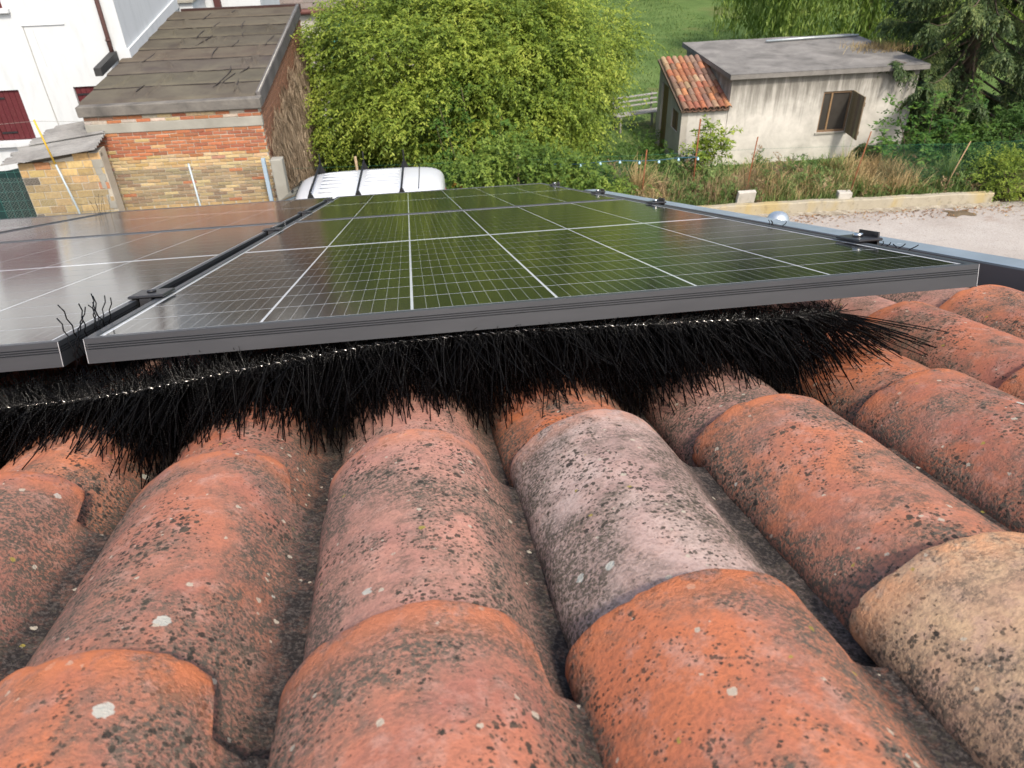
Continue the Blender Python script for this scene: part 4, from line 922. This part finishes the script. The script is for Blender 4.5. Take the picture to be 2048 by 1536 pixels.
for i in range(22):
    if i < 7: pal, wt = [ORB, DOR, YEL], [7, 4, .5]
    elif i < 11: pal, wt = [CRM, YEL, ORB, PNK], [6, 2, 1.2, .6]
    else: pal, wt = [(0.42, 0.31, 0.16), BRN, CRM, ORB, (0.33, 0.26, 0.155)], [3, 3, 1.0, .7, 3.5]
    course(z, pal, i % 2, bb, wts=wt); z -= .0645
lowb = MB()
for i in range(14):
    for k in range(12): lowb.box(-BW + .01 + k * .262 + (i % 2) * .02, -BW + .24 + k * .262 + (i % 2) * .02, .0, .03, z - .027, z + .027)
    z -= .0645
o = lowb.build('lower_bricks', M['brick'], bb, col=YEL); o['kind'] = 'stuff'
MB().cbox(-BW - .01, .01, -.012, .10, 2.548, 2.722, .006).build('concrete_band', M['concrete'], bb)
MB().cbox(-BW - .05, .05, -.07, .16, 2.868, 3.055, .014).build('eaves_coping', m_plaster('dark_lichened_coping', (0.20, 0.185, 0.165), (0.085, 0.08, 0.075), 20, 0.9, (0.36, 0.34, 0.30), 0.8), bb)
# side wall brick courses (mostly under dead ivy)
sbk = MB()
for i in range(40):
    zz = 3.0 - i * .0645
    for k in range(25):
        y = .07 + k * .262 + (i % 2) * .13
        if y + .24 > BD: continue
        top = rz(y) - .22
        if zz + .03 < top + .0: sbk.box(-.03, .004 + gb.uniform(-.004, .004), y, y + .248, zz - .027, zz + .027)
        elif i < 8: pass
for i in range(8):
    for k in range(25):
        y = .07 + k * .262 + (i % 2) * .13; zz = 3.0 + (i + 1) * .0645
        if y + .24 < BD and zz + .03 < rz(y) - .22: sbk.box(-.03, .004 + gb.uniform(-.004, .004), y, y + .248, zz - .027, zz + .027)
o = sbk.build('side_bricks', M['brick'], bb, col=(0.30, 0.15, 0.095)); o['kind'] = 'stuff'
MB().prism([(.17, rz(.17) - .22), (BD, rz(BD) - .22), (BD, rz(BD) + .03), (.17, rz(.17) + .03)], 0, -.05, .035).build('verge_board', m_plaster('grey_verge', (0.15, 0.14, 0.135), (0.075, 0.07, 0.068), 20, 0.6, (0.26, 0.25, 0.24)), bb)
MB().tube([(.0, .2, rz(.2) + .035), (.0, BD, rz(BD) + .035)], .012, 6).build('verge_bead', m_simple('pale_sealant', (0.34, 0.33, 0.30), 0.8, 0.2, 0, .6, 12), bb, True)
def m_felt():
    t = NT('mineral_felt', 0.92, 0.15); v = t.obj(9.0); n = t.noise(v, 1.3, 6, 0.65, 0.4); b = t.objcol()
    c = t.mix(t.step(n, 0.3, 0.7), b, t.mix(0.55, b, (0.17, 0.155, 0.11))); c = t.mix(t.math('MULTIPLY', t.step(t.noise(v, 5, 5), 0.5, 0.75), 0.5), c, (0.075, 0.062, 0.052))
    t.color(c); t.bump(t.noise(v, 140, 2), 0.3, 0.004); return t.m
M['felt'] = m_felt()
fr2 = random.Random(17); ns = 8; sw_ = (BD - .14) / ns
for i in range(ns):
    y0 = .14 + i * sw_; folds = [(fr2.uniform(-BW + .3, -.3), fr2.uniform(-.35, .35), fr2.uniform(.03, .055), fr2.uniform(0.0, .4), fr2.uniform(.55, 1.05), fr2.uniform(.016, .028)) for _ in range(fr2.choice([3, 5, 6, 7]) if i < 6 else 2)]
    lf = -BW - .03 if y0 < 3.05 else -BW + .02 + .03 * (i - 4)
    def fn_(u, v, y0=y0, folds=folds, lf=lf):
        x = lf + (-.055 - lf) * u; y = y0 - .05 + (sw_ + .05) * v; z_ = rz(y) - .012 + .030 * (1 - v) + .004 * math.sin(x * 3 + y)
        for (fx, sl2, am, va, vb, wd) in folds:
            if va < v < vb: d = (x - fx - sl2 * (v - .5) - .05 * math.sin(v * 6)) / wd; z_ += am * math.exp(-d * d) * min(1, (v - va) * 8, (vb - v) * 8)
        if v < .02: z_ -= .034
        return (x, y, z_)
    MB().grid(fn_, 150, 14).build('felt_strip', M['felt'], bb, True, col=col_var((0.074, 0.061, 0.051), .18))
M['bitumen'] = m_simple('dark_bitumen_bead', (0.045, 0.038, 0.034), 0.7, 0.3, 0, .4, 20)
for i in range(1, ns):
    y = .14 + i * sw_ - .052; lf = -BW - .02 if y < 3.05 else -BW + .10
    MB().tube([(lf + (-.08 - lf) * k / 24, y + fr2.uniform(-.008, .008), rz(y) - .004 + fr2.uniform(-.004, .006)) for k in range(25)], .013, 5).build('lap_seam', M['bitumen'], bb, True)
for i in range(17):
    y = .3 + fr2.random() ** 1.2 * (BD - 1.0); x = fr2.uniform(-BW + .35, -.35) if y < 2.8 else fr2.uniform(-BW + .9, -.3); l = fr2.uniform(.45, .85); sx_ = fr2.uniform(-.05, .30) * l; b_ = fr2.uniform(-.06, .06)
    MB().tube([(x + sx_ * f + b_ * math.sin(f * 3.1), y + l * f, rz(y + l * f) + .012) for f in (0, .2, .4, .6, .8, 1)], [.004, .010, .014, .014, .010, .003], 6).build('felt_fold', M['bitumen'], bb, True)
MB().box(-BW + .3, .06, BD - .02, BD + .05, rz(BD) - .14, rz(BD) + .035).build('rear_trim', M['paint'], bb, col=(0.05, 0.028, 0.026))
MB().prism([(-BW - .12, 2.2), (-BW - .02, 2.2), (-BW - .02, 2.3), (-BW - .12, 2.3)], 1, .1, .2).build('beam_end', M['wood'], bb, col=(0.2, 0.1, 0.07))
# dead ivy hanging on the side wall: one tangled mass
g = np.random.default_rng(91); n = 12500
yy = g.uniform(.15, BD - .1, n); zt = (3.06 + yy * .082) - .42 - np.abs(g.normal(0, .14, n)) - .16 * (1 + np.sin(yy * 5.0)) ; ln = g.uniform(.12, .45, n); z0_ = zt - g.uniform(0, 1, n) ** 1.1 * (zt - .3)
xb = .02 + .10 * np.clip((zt - z0_) / 1.2, .1, 1) + g.uniform(0, .10, n)
D_ = unit(np.stack([g.normal(0, .16, n), g.normal(0, .55, n), -np.ones(n)], 1)); P_ = np.stack([xb, yy, z0_], 1); S_ = unit(np.cross(D_, g.normal(0, 1, (n, 3))))
V, F = leaves(P_, D_, S_, ln, g.uniform(.008, .018, n), .1)
o = npobj('dead_ivy', V, F, m_foliage('dead_ivy_stem', [(0.15, (0.11, 0.080, 0.055)), (0.5, (0.25, 0.190, 0.130)), (0.9, (0.42, 0.34, 0.25))], 0.1, 0.9)); o.matrix_world = BF; tag(o, 'curtain of dead brown ivy stems on the side wall of the brick outbuilding', 'ivy', None, 'stuff')
# ================================================================== YELLOW BLOCK ANNEX
AF = frame(-5.2, 13.80, 0, -0.04)
an = thing('block_annex', 'low wall of big yellow blocks under broken grey corrugated sheets, left of the brick outbuilding', 'annex', AF)
at = lambda x: 2.44 + (x - .1) * .13
MB().prism([(-1.38, -.05), (.10, -.05), (.10, at(.1) - .03), (-1.38, at(-1.38) - .05)], 1, .014, .30).build('wall_core', M['mortar'], an)
gb2 = random.Random(8); blk = MB().cbox(-.135, .135, -.012, .06, -.062, .062, .006).mesh('block', M['brick'])
BLK = [(0.58, 0.41, 0.19), (0.55, 0.37, 0.17), (0.60, 0.45, 0.23), (0.46, 0.33, 0.15)]
for i in range(9):
    zc = 2.40 - .075 - i * .137; x = -1.375 + .14 * (i % 2) - .14
    while x < .06:
        a, b = max(x, -1.37), min(x + .268, .085)
        if b - a > .06 and zc + .05 < at((a + b) / 2) + .01:
            c = gb2.choice(BLK) if i < 4 else gb2.choice([(0.40, 0.30, 0.15), (0.34, 0.26, 0.14), (0.45, 0.33, 0.16)])
            if gb2.random() < .10: c = (0.42, 0.19, 0.09)
            if gb2.random() < .10 and x < -.7: c = (0.13, 0.115, 0.10)
            inst('block', blk, an, ((a + b) / 2, .016 + gb2.uniform(-.006, .004), zc - .010 * x), (0, gb2.uniform(-.012, .012), 0), col_var(c, .12), ((b - a) / .27, 1, 1))
        x += .283
sm = MB(); zq = 2.40
while zq > .9: sm.cbox(-.045 + gb2.uniform(-.05, .02), .05 + gb2.uniform(-.02, .05), .0 + gb2.uniform(-.004, .006), .06, zq - .16, zq, .012); zq -= .13
sm.build('mortar_seam', M['concrete'], an)
M['asbestos'] = m_plaster('grey_fibre_cement', (0.26, 0.255, 0.245), (0.15, 0.145, 0.14), 20, 0.8, (0.40, 0.39, 0.37), 0.6)
def corr(parent, x0, x1, y0, y1, zf, name='corrugated_sheet'):
    mb = MB(); nu, nv = 24, 66
    f = lambda u, v, d: (x0(v) + (x1(v) - x0(v)) * u, y0 + (y1 - y0) * v, zf(x0(v) + (x1(v) - x0(v)) * u, y0 + (y1 - y0) * v) + .020 * math.sin((y1 - y0) * v / .105 * 6.283) + d)
    mb.grid(lambda u, v: f(u, v, 0), nu, nv); mb.grid(lambda u, v: f(u, v, -.007), nu, nv)
    return mb.build(name, M['asbestos'], parent, True)
gj = [random.Random(4).uniform(-.02, .02) for _ in range(20)]
corr(an, lambda v: -1.60 + .05 * math.sin(v * 17) + .12 * v, lambda v: .10, -.13, .52, lambda x, y: 2.505 + (x - .1) * .115 + y * .15)
corr(an, lambda v: -1.35 + .06 * math.sin(v * 13 + 1) + .30 * v, lambda v: .09 - .02 * math.sin(v * 9), .48, 1.15, lambda x, y: 2.535 + (x - .1) * .115 + y * .15)
MB().box(-1.2, .1, .02, .12, 2.30, 2.36).build('wall_plate', M['wood'], an, col=(0.12, 0.10, 0.08))
# ================================================================== WHITE HOUSE
HF = frame(-5.2, 17.3, 0, -0.04)
ho = thing('white_house', 'white rendered house with dark red shutters and a brown downpipe', 'house', HF)
def m_white():
    t = NT('white_render', 0.9, 0.15); v = t.obj(); n = t.noise(v, 1.1, 6, 0.6); c = t.mix(n, (0.53, 0.555, 0.575), (0.60, 0.62, 0.635))
    c = t.mix(t.math('MULTIPLY', t.step(t.noise(t.obj(0, (2, 2, .5)), 2.4, 6, 0.7), 0.50, 0.75), 0.5), c, (0.40, 0.43, 0.435)); t.color(c); t.bump(t.noise(v, 40, 3), 0.15, 0.01); return t.m
M['white'] = m_white()
RED = (0.105, 0.022, 0.028)
hb_ = MB()
wall_with_hole(hb_, -8.0, .0, -.05, 7.2, 0, .3, [(-3.85, -2.45, 1.72, 2.77), (-1.33, -.45, 1.55, 2.77)]); hb_.box(-.3, 0, .3, 5.6, -.05, 7.2); hb_.box(-8, -.3, 5.3, 5.6, -.05, 7.2); hb_.box(-8, -7.7, .3, 5.3, -.05, 7.2)
hb_.build('wall', M['white'], ho)
MB().box(-8.4, .4, -.45, 6.1, 7.2, 7.4).build('eaves', M['concrete'], ho)
rp = MB(); rp.prism([(-.45, 7.4), (6.1, 7.4), (2.8, 8.7)], 0, -8.4, .4); rp.build('roof', M['roofpiece'], ho, col=(0.40, 0.16, 0.09))
def shutter(x0, x1, z0, z1, np_, name='shutter'):
    s_ = link(bpy.data.objects.new(name, None), ho); wv_ = (x1 - x0) / np_
    for i in range(np_): MB().cbox(x0 + i * wv_ + .002, x0 + (i + 1) * wv_ - .002, .045, .085, z0, z1, .006).build('slat', M['paint'], s_, col=col_var(RED, .1))
    for z_ in (z0 + .16, z1 - .16): MB().box(x0 + .02, x0 + .34, .030, .044, z_ - .018, z_ + .018).build('hinge', M['clamp'], s_)
shutter(-3.84, -3.155, 1.73, 2.765, 6); shutter(-3.145, -2.46, 1.73, 2.765, 6); shutter(-1.32, -.46, 1.56, 2.765, 8)
for x0, x1, z_ in ((-3.97, -2.34, 1.665), (-1.45, -.33, 1.50)): MB().cbox(x0, x1, -.10, .26, z_ - .06, z_ + .054, .008).build('window_sill', M['white'], ho)
MB().cbox(-3.4, -2.04, -.09, .05, 4.24, 4.33, .008).build('window_sill', M['white'], ho)
uw = MB(); uw.box(-3.3, -2.16, -.004, .02, 4.331, 5.5); uw.build('upper_shutter', M['paint'], ho, col=RED)
dp = MB().tube([(-.30, -.06, 3.30), (-.295, -.06, 3.75), (-.29, -.06, 7.1)], .045, 10).build('downpipe', M['paint'], ho, True, col=(0.085, 0.045, 0.042))
MB().tube([(-.302, -.06, 3.64), (-.302, -.06, 3.68)], .056, 10).build('pipe_collar', M['paint'], dp, True, col=(0.07, 0.038, 0.036))
MB().cbox(-1.92, -1.08, -.025, .001, 3.985, 4.01, .004).build('ledge_strip', M['white'], ho)
MB().tube([(-1.90, -.012, 4.0), (-1.90, -.012, 3.0), (-1.88, -.012, 1.9), (-1.88, -.012, .3)], .006, 5).build('cable', M['concrete'], ho)
MB().tube([(-1.74, -.010, 3.95), (-1.70, -.010, 3.2)], .004, 5).build('cable', M['white'], ho)
# lead flashing where lean-to roof meets house (follows its slope)
fy = lambda y: 3.06 + (y + 3.02) * .082
MB().prism([(-1.15, fy(-1.15) - .02), (-.05, fy(-.05) - .02), (-.05, fy(-.05) + .14), (-1.15, fy(-1.15) + .13)], 0, -.34, -.20).build('box_gutter', m_simple('dark_bitumen', (0.035, 0.035, 0.035), 0.6, 0.4, 0, .4, 8), ho)
MB().prism([(.01, fy(.01) - .03), (5.3, fy(5.3) - .03), (5.3, fy(5.3) + .22), (.01, fy(.01) + .16)], 0, .001, .05).build('skirting', M['white'], ho)
MB().box(-.20, .06, -.05, -.001, fy(0) - .06, fy(0) + .17).build('corner_skirting', M['white'], ho)
# ---- low buildings beyond
lb = thing('far_outbuilding', 'low pale building with brown gutter and grey tiled roof, beyond the brick outbuilding', 'building', frame(-.3, 26.6, 0, -.04))
MB().box(-6.5, 1.2, 0, 4.0, -.05, 2.58).build('wall', M['stone'], lb)
MB().tube([(-6.6, -.12, 2.66), (1.3, -.12, 2.66)], .085, 8).build('gutter', M['paint'], lb, True, col=(0.12, 0.05, 0.045))
rr_ = link(bpy.data.objects.new('roof', None), lb); rr_.location = (0, -.10, 2.74); rr_.rotation_euler = (.30, 0, 0)
MB().box(-6.6, 1.35, 0, 4.6, -.06, -.012).build('roof_deck', M['deck'], rr_)
rt_me = MB().prism([(0, 0), (0, .030), (.40, .012), (.40, 0)], 0, -.155, .155).mesh('roof_tile', M['roofpiece'])
for j in range(11):
    for i in range(25): inst('roof_tile', rt_me, rr_, (-6.42 + i * .315 + (j % 2) * .0, .0 + j * .38, 0), (0, 0, 0), col_var((0.21, 0.18, 0.165), .12))
rw = thing('rear_wing', 'white rear wall with a brown downpipe and a concrete coping, behind the felt roof', 'building', frame(-4.3, 22.9, 0, -.04))
MB().box(-2.2, 1.15, 0, 3.0, -.05, 4.6).build('wall', M['white'], rw)
MB().box(-1.2, -.30, -1.3, -.02, -.05, 3.72).build('side_wall', M['white'], rw); MB().cbox(-1.25, -.25, -1.38, -.02, 3.722, 3.80, .01).build('coping', M['concrete'], rw)
MB().box(-.05, .12, -.14, -.01, -.05, 4.5).build('downpipe', M['paint'], rw, col=(0.085, 0.035, 0.035))
nt = thing('netting_screen', 'teal plastic netting hung on thin poles left of the big tree', 'netting', frame(-1.25, 24.0, 0, .15))
for x in (-.42, -.05, .38): MB().tube([(x, 0, 0), (x + .02, 0, 2.9)], .018, 6).build('pole', M['bark'], nt, True)
M['teal'] = m_simple('teal_netting', (0.10, 0.36, 0.31), 0.7, 0.2, 0, .3, 4)
MB().grid(lambda u, v: (-.42 + .8 * u, .02 + .03 * math.sin(u * 14 + v * 5), .7 + 2.2 * v + .05 * math.sin(u * 8)), 26, 14).build('net', M['teal'], nt, True)
# ================================================================== LEFT FENCE, POSTS
M['zinc'] = m_simple('galvanised_post', (0.36, 0.42, 0.45), 0.5, 0.4, 0.3, .2, 20)
lf = thing('yard_fence', 'thin wire fence with galvanised posts in front of the brick wall', 'fence', frame(-5.2, 13.15, 0, -.04))
P1 = [(-.30, 0, -.05), (-.33, 0, 1.6), (-.42, -.02, 2.42)]
MB().tube(P1, .018, 7).build('post', M['zinc'], lf, True)
MB().tube([(-.425, -.02, 2.43), (-.50, -.03, 3.18)], .016, 7).build('post_extension', M['paint'], lf, True, col=(0.62, 0.40, 0.05))
MB().tube([(1.80, 0, -.05), (1.77, 0, 2.30)], .018, 7).build('post', M['zinc'], lf, True)
chainlink('mesh', M['greywire'], lf, -1.55, 2.9, .0, .9, 2.25, .055, .0013)
ww = MB(); ww.tube([(-.50, -.03, 3.16), (-2.2, -.05, 3.10)], .003, 4); ww.tube([(-.50, -.03, 3.16), (.4, .5, 2.95)], .003, 4); ww.tube([(-.46, -.03, 2.78), (-2.2, -.05, 2.62)], .003, 4); ww.build('strand', M['greywire'], lf)
o = MB().cbox(-.11, .11, -.10, .10, -.05, 2.03, .012).build('concrete_post', M['concrete']); o.matrix_world = frame(-2.06, 13.90, 0, -.06); tag(o, 'square concrete post at the corner of the brick outbuilding', 'post')
o = MB().cbox(-.035, .035, -.035, .035, -.05, 2.06, .004).build('steel_post', m_simple('blue_grey_paint', (0.33, 0.42, 0.50), 0.5, 0.4, 0.1, .15, 10)); o.matrix_world = frame(-2.30, 13.85, 0, -.06); tag(o, 'blue-grey steel post beside the concrete post', 'post')
gn = thing('windbreak_net', 'dark green windbreak net at the left picture edge', 'netting', frame(-6.72, 14.6, 0, -.04))
MB().grid(lambda u, v: (-3 + 3 * u, .02 * math.sin(u * 30 + v * 4), 1.95 * v + .02 * math.sin(u * 21) * v), 60, 14).build('net', m_simple('dark_green_net', (0.012, 0.035, 0.034), 0.75, 0.2, 0, .4, 6), gn, True)
wr_ = MB()
for i in range(20): wr_.tube([(-3 + i * .15, -.03, 0), (-3 + i * .15, -.03, 1.95)], .003, 4)
for i in range(11): wr_.tube([(-3, -.033, .05 + i * .185), (0, -.033, .05 + i * .185)], .003, 4)
wr_.build('wire_grid', m_simple('green_wire', (0.05, 0.17, 0.15), 0.5), gn)
MB().tube([(0, -.02, -.03), (0, -.02, 2.0)], .025, 7).build('post', M['zinc'], gn, True)

# ================================================================== WHITE VAN
def m_paintwhite():
    t = NT('white_car_paint', 0.28, 0.5); v = t.obj(); t.color(t.mix(t.noise(v, 3, 4), (0.55, 0.57, 0.60), (0.61, 0.63, 0.65))); t.b.inputs['Coat Weight'].default_value = 0.4; t.b.inputs['Coat Roughness'].default_value = 0.08; return t.m
M['van'] = m_paintwhite(); M['glass'] = m_simple('tinted_car_glass', (0.030, 0.040, 0.038), 0.06, 0.6, 0, .1); M['rubber'] = m_simple('black_rubber', (0.015, 0.015, 0.016), 0.6, 0.3, 0, .2)
VF = frame(-.76, 12.72, 0.05, -.055)
van = thing('parked_van', 'white panel van with three black roof bars, parked below the roof edge', 'van', VF)
# stations along x (front is -x): (x, half width low, half width at belt, half width at roof edge, floor z, belt z, roof edge z, roof crown z)
ST = [(-2.42, .62, .66, .60, .42, .62, .66, .68), (-2.30, .80, .80, .70, .30, .74, .82, .85), (-1.95, .86, .85, .74, .28, .92, .99, 1.02), (-1.62, .87, .87, .76, .28, 1.02, 1.09, 1.13), (-1.40, .87, .87, .76, .28, 1.06, 1.20, 1.26),
      (-1.05, .87, .87, .74, .28, 1.08, 1.53, 1.60), (-.80, .87, .87, .73, .28, 1.08, 1.70, 1.77), (-.55, .87, .87, .73, .28, 1.08, 1.77, 1.84), (-.2, .87, .87, .74, .28, 1.08, 1.79, 1.87), (.5, .87, .87, .745, .28, 1.08, 1.80, 1.88), (1.2, .87, .87, .745, .28, 1.08, 1.80, 1.88), (1.58, .86, .86, .73, .30, 1.08, 1.78, 1.855), (1.72, .84, .84, .69, .32, 1.08, 1.70, 1.76), (1.76, .82, .82, .66, .34, 1.05, 1.60, 1.62)]
mb = MB(); vs = []; m = 19
def vsec(s):
    x, w0, w1, w2, zf, zb, ze, zc = s; half_ = [(0, zc), (w2 * .45, zc - (zc - ze) * .12), (w2 * .80, zc - (zc - ze) * .42), (w2 * .96, ze + (zc - ze) * .18), (w2 + (w1 - w2) * .10, ze - (ze - zb) * .10), (w2 + (w1 - w2) * .5, zb + (ze - zb) * .5), (w1 * .985, zb + (ze - zb) * .10), (w1, zb - .06), (w0, zf + (zb - zf) * .4), (w0 * .97, zf)]
    return [(x, -y, z) for (y, z) in reversed(half_)] + [(x, y, z) for (y, z) in half_[1:]]
for s in ST: vs += vsec(s)
m = len(vsec(ST[0])); fs = []
for i in range(len(ST) - 1):
    for k in range(m - 1): fs.append((i * m + k, i * m + k + 1, (i + 1) * m + k + 1, (i + 1) * m + k))
    fs.append((i * m + m - 1, i * m, (i + 1) * m, (i + 1) * m + m - 1))
fs.append(tuple(range(m))); fs.append(tuple((len(ST) - 1) * m + k for k in reversed(range(m))))
mb.add(vs, fs); body = mb.build('body', M['van'], van, True)
ss = body.modifiers.new('smooth', 'SUBSURF'); ss.levels = ss.render_levels = 2
def on_section(x, k, out):
    # point k of the interpolated section, pushed out
    for a, b in zip(ST, ST[1:]):
        if a[0] <= x <= b[0]: f = (x - a[0]) / (b[0] - a[0]); s = tuple(p + (q - p) * f for p, q in zip(a, b)); break
    y, z = vsec(s)[k][1:]; n_ = math.hypot(y, z - .9); return (x, y * (1 + out / max(.2, abs(y)) * abs(y) / n_), z + out * (z - .9) / n_)
ws_ = MB().grid(lambda u, v: tuple(np.array(on_section(-1.50 + .68 * v, 0, 0)) * 0 + np.array((-1.50 + .66 * v - .05 * (1 - (2 * u - 1) ** 2) * (1 - v), (2 * u - 1) * (.74 - .06 * v), (1.17 + .55 * v) + .055 * (1 - (2 * u - 1) ** 2) + .012))), 14, 8).build('windscreen', M['glass'], van, True)
for sg in (-1, 1):
    MB().grid(lambda u, v: (-1.12 + .90 * u + .18 * v * (1 - u), sg * (.868 - .105 * v + .006), 1.12 + .52 * v), 6, 4).build('side_window', M['glass'], van, True)
    MB().grid(lambda u, v: (.95 + .55 * u, sg * (.868 - .105 * v + .006), 1.12 + .52 * v), 6, 4).build('side_window', M['glass'], van, True)
    mr = MB().cbox(-1.16, -1.04, sg * .90 - .09 if sg > 0 else -.99, sg * .90 + .09 if sg > 0 else -.81, 1.06, 1.24, .02).build('mirror', M['rubber'], van)
    for x in (-1.62, 1.12):
        wh = link(bpy.data.objects.new('wheel', None), van); wh.location = (x, sg * .80, .31); wh.rotation_euler = (math.pi / 2, 0, 0)
        MB().lathe([(.19, -.09), (.29, -.10), (.31, -.07), (.31, .07), (.29, .10), (.19, .09)], 24).build('tyre', M['rubber'], wh, True); MB().lathe([(.0, -.05 * sg - .03), (.10, -.06 * sg), (.195, -.085 * sg), (.195, .085 * sg)], 20).build('rim', M['steel'], wh, True)
    MB().cbox(-2.40, -2.26, sg * .60 - .15, sg * .60 + .15, .62, .78, .03).build('headlight', M['glass'], van)
    MB().cbox(1.70, 1.765, sg * .76 - .05, sg * .76 + .05, .95, 1.35, .012).build('tail_light', m_simple('red_lens', (0.3, 0.02, 0.02), 0.15), van)
MB().box(1.765, 1.775, -.55, .55, 1.10, 1.52).build('rear_window', M['glass'], van)
for i in range(6):
    y = -.45 + i * .18
    for a, b in ((-.42, .22), (.34, .96)):
        zt = lambda x: 1.866 if x > 0 else 1.858
        MB().grid(lambda u, v, a=a, b=b, y=y: (a + (b - a) * u, y + (v - .5) * .07, 1.872 + (.010 if -.2 < a else .0) - .060 * (abs(y) / .70) ** 2.2 + .016 * math.sin(v * math.pi) * min(1, u * 8, (1 - u) * 8)), 10, 6).build('roof_rib', M['van'], van, True)
MB().tube([(-.98, .10, 1.70), (-.80, .06, 2.0)], .004, 5).build('antenna', M['rubber'], van); MB().cbox(-1.0, -.94, .075, .125, 1.66, 1.70, .008).build('antenna_base', M['rubber'], van)
MB().box(1.30, 1.312, -.60, .60, 1.869, 1.873).build('roof_seam', M['rubber'], van)
for x in (-.52, .28, 1.02):
    rb = link(bpy.data.objects.new('roof_bar', None), van); rb.location = (x, 0, 0)
    MB().cbox(-.016, .016, -.74, .80, 1.925, 1.957, .004).build('bar', M['rubber'], rb)
    for sg in (-1, 1): MB().prism([(-.085, 1.775), (.085, 1.775), (.025, 1.926), (-.025, 1.926)], 1, sg * .735 - .025, sg * .735 + .025).build('foot', M['rubber'], rb)
    MB().cbox(-.013, .013, .765, .795, 1.958, 2.12, .004).build('load_stop', M['rubber'], rb)
# ================================================================== FAR TREES CLOSING THE GARDEN
def far_tree(label, x, y, r, h, seed, mat):
    t_ = thing('garden_tree', label, 'tree', frame(x, y)); pc_, nc_ = ellipsoid_clumps(seed, (0, 0, h * .55), (r, r * .8, h * .47), 170, .55, 1.03, .2, .7)
    V, F = crown(seed + 1, pc_, nc_, 9, 9, .17, .09, (.5, 1.1), .4, .7); npobj('crown', V, F, mat, t_); branches((0, 0, 0), pc_.tolist(), h * .4, seed, 9, .2).build('trunk', M['bark'], t_, True)
far_tree('dark leafy tree at the far end of the lawn, left of the willow', 14.4, 44.5, 3.6, 8.5, 71, M['leaf_vine'])
far_tree('farthest dark tree behind the lawn, above the big tree crown', 7.5, 47, 4.0, 9, 72, M['leaf_vine'])
far_tree('tall dark tree behind the willow', 21.5, 42, 4.5, 9.5, 73, M['leaf_vine'])
far_tree('dark tree far behind the shed and conifer', 28, 38, 4.5, 9, 74, M['leaf_vine'])
far_tree('tree beyond the low pale building', .5, 44, 4.0, 9, 75, M['leaf_shrub'])
g = np.random.default_rng(95); n = 14000; gx = g.uniform(4.5, 15, n); gy = g.uniform(20, 44, n); a = g.uniform(0, 6.283, n); H = g.uniform(.04, .13, n)
P_ = np.stack([gx, gy, np.zeros(n)], 1); D_ = unit(np.stack([np.cos(a) * .7, np.sin(a) * .7, np.ones(n)], 1)); S_ = unit(np.cross(D_, g.normal(0, 1, (n, 3))))
V, F = leaves(P_, D_, S_, H, .03); o = npobj('lawn_tufts', V, F, M['weed_green']); tag(o, 'loose tufts of longer grass on the lawn', 'grass', None, 'stuff')
